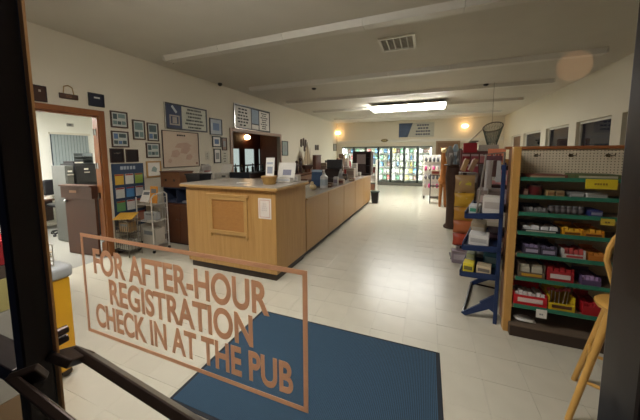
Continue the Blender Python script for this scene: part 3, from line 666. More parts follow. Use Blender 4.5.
# desk, chair
t = thing('office_desk', 'brown office desk seen through the doorway', 'desk', (-7.9, 3.2, 0))
MB().box(-8.55, -7.75, 2.35, 3.75, .72, .75).build('desktop', M_BROWN, t, .005)
MB().box(-8.5, -7.75, 2.4, 2.85, .02, .72).build('pedestal', M_BROWN, t, .004)
for k in range(3): d = MB().box(-7.75, -7.73, 2.43, 2.82, .06 + k * .22, .26 + k * .22).build('drawer', M_BROWN, t, .004); MB().box(-7.73, -7.71, 2.57, 2.68, .15 + k * .22, .17 + k * .22).build('handle', M_CHROME, d)
MB().cyl((-7.78, 3.65, 0), (-7.78, 3.65, .72), .025).build('leg', rgb(120, 118, 112, .4, .6), t)
MB().box(-8.5, -8.47, 2.85, 3.7, .15, .72).build('modesty_panel', M_DARKW, t)
t = thing('office_chair', 'black padded office chair beside the desk', 'chair', (-7.5, 3.35, 0))
cxx = -7.62
cb = PX(57, 183, x=cxx)
MB().box(cxx - .05, cxx + .03, cb.y - .24, cb.y + .24, .86, 1.2).build('backrest', M_BLACK, t, .05, 3)
MB().box(cxx + .03, cxx + .45, cb.y - .24, cb.y + .24, .62, .70).build('seat', M_BLACK, t, .04, 3)
MB().cyl((cxx + .24, cb.y, .1), (cxx + .24, cb.y, .62), .03).build('column', M_CHROME, t)
for k in range(5):
    an = k * 1.2566; e = (cxx + .24 + .28 * math.cos(an), cb.y + .28 * math.sin(an), .06)
    MB().cyl((cxx + .24, cb.y, .12), e, .02).ball((e[0], e[1], .03), .03).build('foot', M_BLACK, t)
MB().box(cxx + .0, cxx + .06, cb.y - .04, cb.y + .04, .66, .9).build('back_stem', M_BLACK, t)
c = PX(57, 190, z=.76)
for k in range(3):
    t = thing('desk_paper', ['crumpled white paper heap on office desk', 'white envelope lying near the office desk edge', 'white phone base on the office desk'][k], 'paper', (-7.95, 2.6 + .42 * k, .751))
    MB().obox((-7.95, 2.6 + .42 * k, .7715 + .01 * k), (.28, .2, .04 + .02 * k), rz=.2 * k).build('sheet', M_PAPER, t, .006); MB().obox((-7.95, 2.6 + .42 * k, .798 + .02 * k), (.2, .16, .012), rz=.5 * k + .3).build('top_sheet', rgb(196, 200, 200), t)

# ================================================================== LOUNGE BEHIND THE HATCH
sconce(247, 137.3, 'glowing orange lamp inside the dark lounge', x=-6.9)
lp = MB().box(-7.04, -6.98, 5.42, 10.38, 0, 2.75)
def lounge_pt(px, py): return PX(px, py, x=-6.95)
wl2 = thing('lounge_partition', 'dark wood partition with pale lit glass panes in lounge', 'partition', (-7.0, 8, 0))
panes = ((229.5, 149, 241, 184), (245, 149, 255.5, 184), (259, 147.5, 274, 184))
A = [(lounge_pt(p[0], p[1]), lounge_pt(p[2], p[3])) for p in panes]
ztop = A[0][0].z + .02
eb = [5.42] + [v for (a, b) in A for v in (a.y, b.y)] + [10.38]
for a_, b_ in zip(eb[::2], eb[1::2]): MB().box(-7.04, -6.96, a_, b_, .0, ztop).build('post', M_DARKW, wl2)
MB().box(-7.04, -6.96, 5.42, 10.38, ztop, 2.78).build('header', mat('lounge_red_brown', C(84, 44, 30), .5, var=.15), wl2)
for k, (a_, b_) in enumerate(A):
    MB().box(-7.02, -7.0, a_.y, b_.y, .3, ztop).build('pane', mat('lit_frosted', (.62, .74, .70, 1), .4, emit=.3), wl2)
    MB().box(-7.0, -6.97, a_.y, b_.y, 1.25, 1.31).build('cross_bar', M_DARKW, wl2)
bt = thing('lounge_bar', 'dark bar counter inside the lounge', 'counter', (-6.0, 7.5, 0))
MB().box(-6.4, -5.9, 6.2, 10.0, 0, 1.02).build('body', M_DARKW, bt); MB().box(-6.45, -5.85, 6.15, 10.05, 1.02, 1.06).build('top', M_BLACK, bt, .004)
for k in range(8):
    y = 7.0 + k * .33; h = rng.uniform(.22, .34)
    t = thing('bar_bottle', ['dark bottle at hatch side end of the lounge bar', 'second dark bottle along the lounge bar', 'third dark bottle along the lounge bar', 'fourth dark bottle along the lounge bar', 'fifth dark bottle along the lounge bar', 'sixth dark bottle along the lounge bar', 'seventh dark bottle along the lounge bar', 'last dark bottle along the lounge bar'][k], 'bottle', (-6.15, y, 1.06), group='bottles on the lounge bar')
    MB().lathe((-6.15, y, 1.061), [(.04, 0), (.045, .01), (.045, h * .6), (.015, h * .75), (.015, h)], 10).build('body', rgb(40, 48, 36, .2), t); MB().lathe((-6.15, y, 1.061 + h), [(.017, 0), (.017, .02)], 8).build('cap', rgb(150, 120, 60), t)

# ================================================================== NEAR LEFT: RACKS, CABINET, BOXES
t = thing('brown_cabinet', 'low brown cabinet between wire rack and counter', 'cabinet', (-4.4, 3.95, 0))
MB().box(-4.72, -3.98, 3.76, 4.25, .03, .8).build('body', M_BROWN, t, .004)
MB().box(-4.72, -3.98, 3.79, 4.22, 0, .03).build('plinth', M_KICK, t)
for k in range(2):
    d = MB().box(-4.70 + k * .36, -4.35 + k * .36, 3.74, 3.76, .06, .77).build('door', M_BROWN, t, .003)
    MB().cyl((-4.39 + k * .1, 3.72, .5), (-4.39 + k * .1, 3.74, .5), .012).build('knob', M_CHROME, d)
t = thing('navy_organiser', 'navy open compartment organiser standing on the brown cabinet', 'organiser', (-4.4, 3.9, .801))
nv = rgb(38, 46, 66)
MB().box(-4.76, -4.02, 3.76, 4.14, .801, .815).box(-4.76, -4.02, 3.76, 4.14, 1.085, 1.1).box(-4.76, -4.745, 3.76, 4.14, .815, 1.085).box(-4.035, -4.02, 3.76, 4.14, .815, 1.085).box(-4.76, -4.02, 4.12, 4.14, .815, 1.085).build('shell', nv, t)
MB().box(-4.43, -4.415, 3.77, 4.12, .815, 1.085).build('divider', nv, t)
for k in range(2): MB().box(-4.7 + k * .38, -4.47 + k * .38, 3.8, 4.1, .816, .85).build('paper', rgb(150, 150, 160) if k else rgb(70, 78, 100), t)
t = thing('wooden_crate', 'brown wooden box with dark knots atop the organiser', 'box', (-4.6, 3.9, 1.101))
MB().box(-4.84, -4.34, 3.78, 4.1, 1.102, 1.385).build('body', mat('crate_wood', C(128, 84, 50), .6, var=.2, scale=12, stretch=(1, 1, 5)), t, .004)
MB().box(-4.85, -4.33, 3.77, 4.11, 1.386, 1.41).build('lid', M_BROWN, t, .004)
for k in range(2): MB().cyl((-4.7 + k * .22, 3.775, 1.24), (-4.7 + k * .22, 3.78, 1.24), .025, n=12).build('knot_hole', M_DARKW, t)
t = thing('black_bin', 'black open tray bin next to the wooden box', 'bin', (-4.05, 3.95, 1.102))
MB().hexa([(-4.2, 3.85, 1.102), (-3.92, 3.85, 1.102), (-3.92, 4.1, 1.102), (-4.2, 4.1, 1.102)], [(-4.24, 3.82, 1.36), (-3.88, 3.82, 1.36), (-3.88, 4.12, 1.36), (-4.24, 4.12, 1.36)]).build('body', M_BLACK, t, .006)
MB().rframe('y', 3.815, -4.25, -3.87, 1.345, 1.37, .01, .31).build('rim', M_BLACK, t)
def wire_grid(b, p, u, v, nu, nv_, r=.004):
    p, u, v = Vector(p), Vector(u), Vector(v)
    for i in range(nu + 1): b.cyl(p + u * i / nu, p + u * i / nu + v, r, r, 5)
    for j in range(nv_ + 1): b.cyl(p + v * j / nv_, p + v * j / nv_ + u, r, r, 5)
t = thing('brochure_cart', 'white wire brochure cart on casters with orange folder', 'rack', (-4.5, 3.45, 0))
X0, X1, Y0, Y1 = -4.80, -4.42, 3.25, 3.55
for (x, y) in ((X0, Y0), (X1, Y0), (X0, Y1), (X1, Y1)):
    MB().tube([(x, y, .05), (x, y, .98 if y == Y0 else 1.02)], .011, 6).build('upright', M_WIRE, t); MB().cyl((x - .012, y, .026), (x + .012, y, .026), .025, n=10).build('caster', M_BLACK, t)
for z in (.12, .55, .85):
    b = MB(); wire_grid(b, (X0, Y0, z), (X1 - X0, 0, 0), (0, Y1 - Y0, 0), 8, 3); b.build('wire_shelf', M_WIRE, t)
b = MB(); wire_grid(b, (X0, Y1, .12), (X1 - X0, 0, 0), (0, 0, .85), 6, 4); b.build('wire_back', M_WIRE, t)
MB().tube([(X1, Y0, .98), (X1, Y0 + .05, 1.03), (X1, Y1 - .05, 1.06), (X1, Y1, 1.02)], .011, 6).build('handle_bar', M_WIRE, t)
def leaflet(label, c, size, rz, rx, m, name='brochure', ry=0):
    t = thing(name, label, 'brochure', c)
    MB().obox(c, size, rz, rx, ry).build('sheet', m, t)
    n = Matrix.Rotation(rz, 3, 'Z') @ Matrix.Rotation(rx, 3, 'X') @ Matrix.Rotation(ry, 3, 'Y') @ Vector((0, -size[1] / 2 - .001, size[2] * .22))
    MB().obox(Vector(c) + n, (size[0] * .7, .002, size[2] * .25), rz, rx, ry).build('print', rgb(120, 124, 126), t)
leaflet('stack of white brochures leaning on the wire cart top', (-4.71, 3.38, .98), (.17, .04, .22), .2, -.5, M_PAPER)
leaflet('orange folder standing on the wire cart top', (-4.52, 3.38, 1.02), (.18, .01, .3), .0, -.1, rgb(222, 150, 52))
leaflet('grey brochures on the middle shelf of wire cart', (-4.62, 3.4, .63), (.26, .1, .14), .1, 0, rgb(170, 172, 170))
leaflet('white carton on the lower shelf of wire cart', (-4.62, 3.41, .27), (.32, .2, .28), 0, 0, rgb(190, 184, 170))
t = thing('wire_basket_stand', 'short wire basket stand with yellow paper under the planner', 'rack', (-4.72, 2.98, 0))
X0, X1, Y0, Y1 = -4.93, -4.62, 2.95, 3.17
for z0, z1 in ((.1, .3), (.4, .62)):
    b = MB(); wire_grid(b, (X0, Y0, z0), (X1 - X0, 0, 0), (0, Y1 - Y0, 0), 6, 4)
    for y in (Y0, Y1): wire_grid(b, (X0, y, z0), (X1 - X0, 0, 0), (0, 0, z1 - z0), 6, 2)
    for x in (X0, X1): wire_grid(b, (x, Y0, z0), (0, Y1 - Y0, 0), (0, 0, z1 - z0), 4, 2)
    b.build('basket', rgb(110, 104, 92, .4, .5), t)
for (x, y) in ((X0, Y0), (X1, Y0), (X0, Y1), (X1, Y1)): MB().cyl((x, y, 0), (x, y, .66), .007).build('leg', rgb(110, 104, 92, .4, .5), t)
leaflet('yellow paper lying across the wire basket stand', (-4.76, 3.03, .69), (.3, .24, .006), .5, .3, rgb(224, 172, 62))
leaflet('folded brown bag inside the wire basket stand', (-4.78, 3.06, .5), (.22, .14, .16), .1, 0, rgb(150, 120, 80))
leaflet('white booklet pile inside the lower wire basket', (-4.77, 3.06, .19), (.24, .16, .15), .05, 0, rgb(176, 172, 160))
# yellow newspaper box by the entrance
t = thing('yellow_bin', 'yellow cabinet with grey rounded lid beside the entrance door', 'cabinet', (-2.85, 1.0, 0))
ym_ = mat('bin_yellow', C(236, 176, 28), .4, var=.05)
MB().box(-3.1, -2.54, .78, 1.17, .07, .8).build('body', ym_, t, .012, 3)
MB().box(-3.12, -2.52, .76, 1.19, .8, .9).build('lid', mat('lid_grey', C(176, 178, 178), .4), t, .03, 3)
MB().box(-2.886, -2.880, .775, .779, .1, .79).build('door_seam', rgb(90, 70, 20), t)
for x in (-3.05, -2.6):
    for y in (.83, 1.12): MB().cyl((x - .02, y, .034), (x + .02, y, .034), .033, n=12).build('caster', rgb(70, 64, 58), t)
t = thing('leaflet_holder', 'white papers in a wire holder on the yellow cabinet', 'holder', (-2.8, 1.0, .9))
b = MB(); wire_grid(b, (-2.83, .85, .905), (.25, 0, 0), (0, .25, 0), 4, 3); wire_grid(b, (-2.83, 1.1, .905), (.25, 0, 0), (0, 0, .16), 4, 2); b.build('wire', M_WIRE, t)
for k in range(3): MB().obox((-2.7, .98, .925 + k * .03), (.22, .24, .008), rz=.15 * k, rx=.12).build('paper', (M_PAPER, rgb(206, 196, 176), rgb(188, 170, 140))[k], t)
zz = (0, .45, .93, 1.1, 1.17, 1.3)
for k, (m, l) in enumerate(((rgb(150, 120, 84), 'brown carton at the floor of the sidelight stack'), (rgb(190, 184, 170), 'pale carton second from floor in the sidelight stack'), (rgb(206, 192, 120), 'pale yellow carton with orange ring print inside the sidelight'), (rgb(96, 80, 66), 'thin dark carton under the red one in sidelight stack'), (rgb(180, 36, 40), 'red and white carton on top of the sidelight stack'))):
    t = thing('carton', l, 'carton', (-2.2, .6, zz[k]), group='cartons stacked inside the sidelight')
    MB().box(-2.42, -2.0, .46, .72, zz[k] + .0005, zz[k + 1] - .0005).build('body', m, t, .005)
    MB().box(-2.24, -2.2, .459, .721, zz[k + 1] - .03, zz[k + 1] - .0003).build('tape', rgb(200, 190, 160), t)
    if k == 2: MB().tube([(-2.06 + .05 * math.cos(q * .6), .458, 1.02 + .05 * math.sin(q * .6)) for q in range(2, 10)], .009, 5).build('ring_print', rgb(220, 100, 40), t)
    if k == 4: MB().box(-2.4, -2.02, .458, .46, 1.2, 1.24).build('label_band', M_PAPER, t)
# entrance mat
t = thing('entrance_mat', 'large dark blue ribbed entrance mat', 'mat', (-.75, 1.85, 0))
MX0, MX1, MY0, MY1 = -1.655, .152, 1.24, 2.44
MB().box(MX0, MX1, MY0, MY1, .001, .006).build('rubber_border', M_MATEDGE, t, .002)
nr = 150; b = MB()
for k in range(nr):
    x = MX0 + .03 + (MX1 - MX0 - .06) * k / nr
    b.box(x, x + (MX1 - MX0 - .06) / nr * .7, MY0 + .025, MY1 - .025, .0061, .0105)
o = b.build('ribbed_pile', M_MAT, t); o['kind'] = 'stuff'

# ================================================================== ON THE TALL COUNTER
def carton(label, c, size, m, band=None, rz=0, name='carton', cat='box', group=None, lid=None):
    """box with lid seam and a printed band; c = centre of the base"""
    t = thing(name, label, cat, c, rz, group)
    x, y, z = size
    MB().box(-x / 2, x / 2, -y / 2, y / 2, .0005, z).build('body', m, t, min(.006, z * .1), local=True)
    if band: MB().box(-x * .42, x * .42, -y / 2 - .0015, -y / 2, z * .3, z * .72).build('label_band', band, t, local=True)
    MB().box(-x * .5 - .0008, x * .5 + .0008, -y / 2 - .0008, y / 2 + .0008, z * .86, z * .885).build('lid_seam', lid or M_SHELF, t, local=True)
    return t
c = PX(269.5, 184, z=ZU)
t = thing('wicker_basket', 'small tan basket on the tall counter corner', 'basket', (c.x, c.y, ZU))
MB().lathe((c.x, c.y, ZU), [(.085, 0), (.09, .005), (.115, .11), (.12, .115), (.11, .115), (.08, .012)], 16).build('body', mat('wicker', C(206, 164, 92), .7, var=.25, scale=40, bump=.5, bscale=90), t)
MB().lathe((c.x, c.y, ZU + .1), [(.118, 0), (.125, .01), (.118, .02)], 16).build('rim', M_OAKTRIM, t)
t = thing('card_stand', 'tall narrow white card standing in the tan basket', 'card', (c.x, c.y + .02, ZU + .02))
MB().obox((c.x - .005, c.y + .03, ZU + .2), (.14, .006, .36), rx=-.12).build('card', M_PAPER, t); MB().obox((c.x - .005, c.y + .026, ZU + .2), (.09, .003, .1), rx=-.12).build('print', rgb(150, 156, 166), t); MB().obox((c.x - .005, c.y + .031, ZU + .3), (.1, .003, .03), rx=-.12).build('heading', rgb(180, 186, 196), t)
c = PX(285, 181.5, z=ZU)
t = thing('picture_stand', 'white leaning display card with grey drawing on counter', 'card', (c.x, c.y, ZU))
MB().obox((c.x, c.y + .06, ZU + .15), (.3, .008, .3), rx=-.25).build('card', M_PAPER, t); MB().obox((c.x + .01, c.y + .055, ZU + .14), (.15, .004, .09), rx=-.25).build('drawing', rgb(140, 140, 156), t)
MB().prism([(c.x - .03, c.y + .06, ZU), (c.x - .03, c.y + .2, ZU), (c.x - .03, c.y + .1, ZU + .25)], (.06, 0, 0)).build('easel', M_PAPER, t)
carton('low white tray box in front of the display card', (c.x + .02, c.y - .06, ZU), (.26, .1, .07), M_PAPER, rgb(200, 200, 200))
c = PX(295.5, 181, z=ZU); carton('small off white box right of the display card', (c.x, c.y, ZU), (.14, .12, .1), rgb(196, 190, 178), rgb(170, 166, 160))
c = PX(243, 183, z=ZU); leaflet('white slip of paper lying on the tall counter', (c.x, c.y, ZU + .003), (.16, .1, .004), .1, 0, M_PAPER)
# back edge clutter: work shelf behind tall counter
t = thing('back_desk', 'dark work desk behind the tall counter', 'desk', (-3.8, 4.8, 0))
MB().box(-4.97, -2.72, 4.6, 5.3, .86, .9).build('desktop', M_DARKW, t, .004)
for x in (-4.9, -2.8): MB().box(x, x + .05, 4.62, 5.25, 0, .86).build('side', M_DARKW, t)
MB().box(-4.85, -2.8, 5.22, 5.25, .1, .86).build('back_panel', M_DARKW, t)
ZB = .901
def monitor(label, x, y, z, wd, hg, rz, m=M_BLACK, screen=rgb(50, 54, 60, .2)):
    t = thing('monitor', label, 'monitor', (x, y, z), rz)
    MB().box(-wd / 2, wd / 2, -.02, .02, .1, .1 + hg).build('housing', m, t, .008, local=True); MB().box(-wd / 2 + .015, wd / 2 - .015, -.022, -.02, .115, .085 + hg).build('screen', screen, t, local=True)
    MB().box(-.02, .02, .0, .03, .01, .15).build('stem', m, t, local=True); MB().box(-.11, .11, -.07, .09, 0, .012).build('foot', m, t, .004, local=True)
    return t
c = PX(206, 182, y=4.8)
t = thing('white_vase', 'pale crumpled plastic bags bundle behind tall counter', 'bag', (c.x, 4.8, ZB))
bb = MB().lathe((c.x, 4.8, ZB), [(.1, 0), (.15, .1), (.16, .3), (.1, .45), (.13, .55), (.07, .6)], 9); bb.v = [(v[0] + rng.uniform(-.025, .025), v[1] + rng.uniform(-.025, .025), v[2] + rng.uniform(0, .02)) for v in bb.v]
bb.build('bag', rgb(190, 184, 176, .4), t, smooth=False); MB().lathe((c.x, 4.8, ZB + .44), [(.105, 0), (.105, .03)], 9).build('tie', rgb(180, 120, 110), t)
c = PX(222.5, 180, y=4.85)
t = thing('card_printer', 'off white desk printer behind tall counter', 'printer', (c.x, 4.85, ZB))
MB().box(c.x - .18, c.x + .18, 4.78, 5.05, ZB + .001, ZB + .42).build('body', rgb(190, 186, 174), t, .03, 3); MB().box(c.x - .16, c.x + .16, 4.765, 4.785, ZB + .25, ZB + .29).build('paper_slot', M_BLACK, t); MB().obox((c.x, 5.0, ZB + .5), (.28, .01, .24), rx=-.4).build('paper', M_PAPER, t); MB().box(c.x + .05, c.x + .15, 4.772, 4.78, ZB + .33, ZB + .37).build('button_panel', rgb(90, 92, 90), t)
monitor('black monitor behind the tall counter under the hatch', PX(240, 180, y=4.9).x, 4.9, ZB, .5, .34, .1)
c = PX(240, 184, y=4.75)
t = thing('keyboard', 'dark keyboard with pale keys behind the tall counter', 'keyboard', (c.x, 4.72, ZB)); MB().box(c.x - .22, c.x + .22, 4.62, 4.78, ZB + .001, ZB + .02).build('case', M_BLACK, t, .004)
for r in range(4): MB().box(c.x - .2, c.x + .2, 4.635 + r * .034, 4.66 + r * .034, ZB + .02, ZB + .026).build('key_row', rgb(120, 120, 116), t)
# back counter along the left wall past the hatch
t = thing('back_counter', 'dark cabinet counter along wall beyond the hatch', 'counter', (-4.6, 9, 0))
MB().box(-4.97, -4.4, 5.4, 13.2, 0, .95).build('body', M_DARKW, t); MB().box(-4.97, -4.36, 5.38, 13.25, .95, .985).build('top', M_BROWN, t, .004)
for k in range(8): d = MB().box(-4.4, -4.38, 5.45 + k * .96, 6.37 + k * .96, .08, .92).build('door', M_DARKW, t, .004); MB().box(-4.38, -4.36, 5.55 + k * .96, 5.57 + k * .96, .5, .62).build('handle', M_CHROME, d)
ZK = .986
def on_back(px, py): return PX(px, py, x=-4.65)
# ship model
c = on_back(307.5, 168); 
t = thing('ship_model', 'model sailing ship with tan sails on back counter', 'model ship', (-4.65, c.y, ZK))
sail = mat('sail_tan', C(170, 150, 120), .8)
k = 1.0
MB().hexa([(-4.7, c.y - .3, ZK + .12), (-4.6, c.y - .3, ZK + .12), (-4.6, c.y + .3, ZK + .12), (-4.7, c.y + .3, ZK + .12)], [(-4.75, c.y - .48, ZK + .3), (-4.55, c.y - .48, ZK + .3), (-4.55, c.y + .45, ZK + .28), (-4.75, c.y + .45, ZK + .28)]).build('hull', M_DARKW, t, .02)
MB().box(-4.72, -4.58, c.y - .15, c.y - .1, ZK, ZK + .13).box(-4.72, -4.58, c.y + .1, c.y + .15, ZK, ZK + .13).build('cradle', M_BROWN, t)
for dy, hh in ((-.25, .8), (.02, 1.0), (.27, .75)): MB().cyl((-4.65, c.y + dy, ZK + .25), (-4.65, c.y + dy, ZK + .25 + hh), .01, .006).build('mast', M_DARKW, t)
MB().prism([(-4.66, c.y - .42, ZK + .33), (-4.66, c.y + .02, ZK + .35), (-4.66, c.y + .0, ZK + 1.2)], (.012, 0, 0)).build('sail', sail, t)
MB().prism([(-4.66, c.y + .05, ZK + .35), (-4.66, c.y + .42, ZK + .33), (-4.66, c.y + .06, ZK + 1.12)], (.012, 0, 0)).build('sail', sail, t)
def cab(label, px0, py0, px1, x, zb, m, dep=.35, door=None, name='cabinet', cat='cabinet'):
    a, b = PX(px0, py0, x=x), PX(px1, py0, x=x)
    t = thing(name, label, cat, (x, a.y, zb)); h = a.z
    MB().box(x - dep, x, a.y, b.y, zb + .001, h - .03).build('body', m, t, .004); MB().box(x - dep - .0, x + .02, a.y - .02, b.y + .02, h - .03, h).build('top', m, t, .004)
    MB().box(x, x + .012, a.y + .03, b.y - .03, zb + .04, h - .07).build('door', door or m, t, .003)
    return t
cab('narrow red brown speaker cabinet beside the ship model', 315.6, 155, 321, -4.55, ZK, mat('speaker_brown', C(84, 48, 34), .5), dep=.14)
c = on_back(291, 172)
for k, (px, h, l) in enumerate(((285, .3, 'dark figurine nearest the hatch on back counter'), (289, .42, 'brown carved figurine on back counter'), (292.8, .36, 'dark figurine with outstretched arms on back counter'), (296, .5, 'tall dark figurine left of the ship model'), (299.8, .62, 'tallest dark figurine beside the ship model'))):
    c = on_back(px, 170); y = c.y
    t = thing('figurine', l, 'figurine', (-4.62, y, ZK), group='dark figurines on the back counter')
    MB().lathe((-4.62, y, ZK), [(.08, 0), (.085, .02), (.05, .04), (.06, h * .4), (.085, h * .6), (.05, h * .75), (.03, h * .8)], 10).build('body', M_DARKW, t); MB().ball((-4.62, y, ZK + h * .88), h * .12, 10, 8).build('head', M_FRAME, t)
    MB().tube([(-4.62, y - .11, ZK + h * (.8 if k == 2 else .45)), (-4.62, y, ZK + h * .68), (-4.62, y + .11, ZK + h * (.8 if k == 2 else .5))], .02, 6).build('arms', M_DARKW, t)
isl = thing('work_island', 'dark work island behind the register', 'counter', (-3.6, 10, 0))
MB().box(-3.95, -3.35, 7.4, 13.5, 0, .95).build('body', M_DARKW, isl); MB().box(-4.0, -3.3, 7.35, 13.55, .95, .985).build('top', M_BROWN, isl, .004)
def on_isl(px): return PX(px, 165, x=-3.6)
c = on_isl(330); monitor('small black monitor on the work island past the ship', -3.6, c.y, ZK, .4, .4, .5, screen=rgb(84, 78, 72, .3))
for k, (px, wd, h, m, l) in enumerate(((325, .22, .42, rgb(170, 160, 140), 'pale box on the work island before the monitor'), (336, .35, .38, rgb(150, 140, 124), 'grey box on work island behind the monitor'), (341.8, .2, .75, rgb(96, 70, 52), 'tall brown box near far end of work island'), (345.5, .3, .55, rgb(184, 168, 150), 'pale wide box at far end of work island'))):
    c = on_isl(px); carton(l, (-3.6, c.y, ZK), (wd, .3, h), m, rgb(140, 130, 120), name='stored_box')
# ================================================================== ON THE LOW COUNTER
c = PX(316, 187, z=ZL)
t = thing('brochure_holder', 'blue brochure display standing on the low counter', 'brochure holder', (c.x, c.y, ZL))
MB().obox((c.x, c.y + .05, ZL + .19), (.25, .02, .37), rx=-.12).build('panel', mat('brochure_blue', C(60, 92, 128), .4, var=.4, scale=12, col2=C(36, 52, 76)), t, .003); MB().box(c.x - .13, c.x + .13, c.y - .05, c.y + .06, ZL, ZL + .02).build('base', M_BLACK, t); MB().obox((c.x, c.y + .05, ZL + .35), (.23, .025, .05), rx=-.12).build('heading', rgb(170, 190, 206), t); MB().obox((c.x, c.y + .022, ZL + .09), (.23, .03, .13), rx=-.12).build('pocket', rgb(40, 66, 100), t)
c = PX(324, 188, z=ZL)
t = thing('sanitiser_bottle', 'white pump bottle on the low counter', 'bottle', (c.x, c.y, ZL))
MB().lathe((c.x, c.y, ZL), [(.075, 0), (.08, .01), (.08, .24), (.03, .29), (.03, .32)], 14).build('body', rgb(200, 200, 196, .35), t); MB().cyl((c.x, c.y, ZL + .32), (c.x, c.y, ZL + .38), .014).box(c.x - .012, c.x + .012, c.y - .06, c.y + .01, ZL + .37, ZL + .39).build('pump', M_PAPER, t); MB().lathe((c.x, c.y, ZL + .06), [(.0815, 0), (.0815, .13)], 14).build('label_band', rgb(160, 170, 176), t)
c = PX(313, 190, z=ZL)
t = thing('ceramic_figurine', 'small cream ceramic bird on the low counter edge', 'figurine', (c.x, c.y, ZL))
cr = rgb(206, 184, 140, .3)
MB().ball((c.x, c.y, ZL + .06), .06, 12, 8, (1.2, .9, 1)).build('body', cr, t); MB().ball((c.x - .02, c.y, ZL + .14), .035).build('head', cr, t); MB().cyl((c.x - .05, c.y, ZL + .14), (c.x - .08, c.y, ZL + .135), .012, .002).build('beak', rgb(200, 130, 50), t)
# register and screens
def low(px, py): return PX(px, py, z=ZL)
c = low(333, 181.5)
t = thing('cash_register', 'dark cash register with tilted screen on low counter', 'register', (c.x, c.y, ZL))
rg = rgb(52, 40, 38, .4)
MB().box(c.x - .24, c.x + .2, c.y - .25, c.y + .3, ZL, ZL + .11).build('drawer', rg, t, .006)
MB().hexa([(c.x - .22, c.y - .2, ZL + .11), (c.x + .18, c.y - .2, ZL + .11), (c.x + .18, c.y + .28, ZL + .11), (c.x - .22, c.y + .28, ZL + .11)], [(c.x - .22, c.y + .02, ZL + .32), (c.x + .18, c.y + .02, ZL + .32), (c.x + .18, c.y + .24, ZL + .36), (c.x - .22, c.y + .24, ZL + .36)]).build('body', rg, t, .01)
MB().obox((c.x, c.y + .12, ZL + .45), (.42, .04, .24), rx=-.2).build('screen', M_BLACK, t, .006)
for k in range(3): MB().obox((c.x - .02, c.y - .12 + k * .07, ZL + .16 + k * .07), (.3, .045, .02), rx=.75).build('key_row', rgb(150, 144, 136), t)
for k, (px, py, wd, h, m, bd, l) in enumerate((
    (341, 184, .16, .12, rgb(170, 150, 130), rgb(120, 60, 50), 'tan candy box on low counter near the register'),
    (336, 185.5, .1, .2, rgb(180, 176, 170), rgb(120, 110, 120), 'tall pale card box at low counter edge'),
    (329.5, 187, .14, .1, rgb(104, 74, 54), rgb(170, 150, 120), 'small brown box beside the pump bottle'),
    (345, 180, .12, .17, rgb(70, 50, 44), rgb(150, 130, 110), 'dark upright box on low counter past the register'),
    (351, 178, .24, .3, rgb(190, 176, 160), rgb(160, 140, 130), 'beige terminal box on the low counter'),
    (354.8, 176.5, .15, .42, rgb(206, 200, 190), rgb(160, 160, 160), 'tall white dispenser box on the low counter'),
    (347, 177, .16, .34, rgb(200, 180, 170), rgb(190, 60, 60), 'pale box with red label on the low counter'),
    (359.4, 176.4, .1, .14, rgb(226, 222, 212), rgb(190, 190, 186), 'bright white small box near low counter end'),
    (352, 181, .14, .08, rgb(150, 110, 80), rgb(210, 200, 170), 'flat tan box at low counter edge'))):
    c = low(px, py); carton(l, (c.x, c.y, ZL), (wd, wd * .9, h), m, bd, name='counter_box')
c = low(361, 180.5)
t = thing('end_display_case', 'dark wooden display case with taped paper at counter end', 'cabinet', (-2.2, 9.2, ZL))
a, b = PX(352.5, 151.5, y=9.05), PX(371, 151.5, y=9.05)
MB().box(a.x, a.x + .05, 9.05, 9.5, ZL, a.z).box(b.x - .05, b.x, 9.05, 9.5, ZL, a.z).box(a.x + .05, b.x - .05, 9.45, 9.5, ZL, a.z).box(a.x + .05, b.x - .05, 9.05, 9.45, a.z - .05, a.z).box(a.x + .05, b.x - .05, 9.05, 9.45, ZL, ZL + .05).build('case', M_DARKW, t, .006)
MB().box(a.x + .05, b.x - .18, 9.07, 9.09, ZL + .05, a.z - .05).build('door', mat('case_door', C(62, 34, 28), .4), t, .004)
for k in range(2): MB().box(b.x - .18, b.x - .05, 9.07, 9.45, ZL + .3 + k * .28, ZL + .32 + k * .28).build('shelf', M_DARKW, t)
MB().box(a.x + .15, a.x + .45, 9.066, 9.07, a.z - .42, a.z - .1).build('taped_sheet', rgb(176, 160, 158), t)
for (px, s, m, l) in ((348.5, .35, rgb(170, 50, 50), 'red and black toy figure behind the low counter'), (338.2, .5, M_DARKW, 'dark round topped statue behind the low counter')):
    c = PX(px, 160, x=-3.6)
    t = thing('toy_figure', l, 'figure', (-3.6, c.y, ZK)); h = c.z - ZK + .1
    MB().lathe((-3.6, c.y, ZK), [(.1, 0), (.12, .05), (.14, h * .5), (.1, h * .75), (.05, h * .8)], 10).build('body', m, t); MB().ball((-3.6, c.y, ZK + h * .88), h * .13).build('head', M_BLACK if s < .4 else M_BROWN, t)
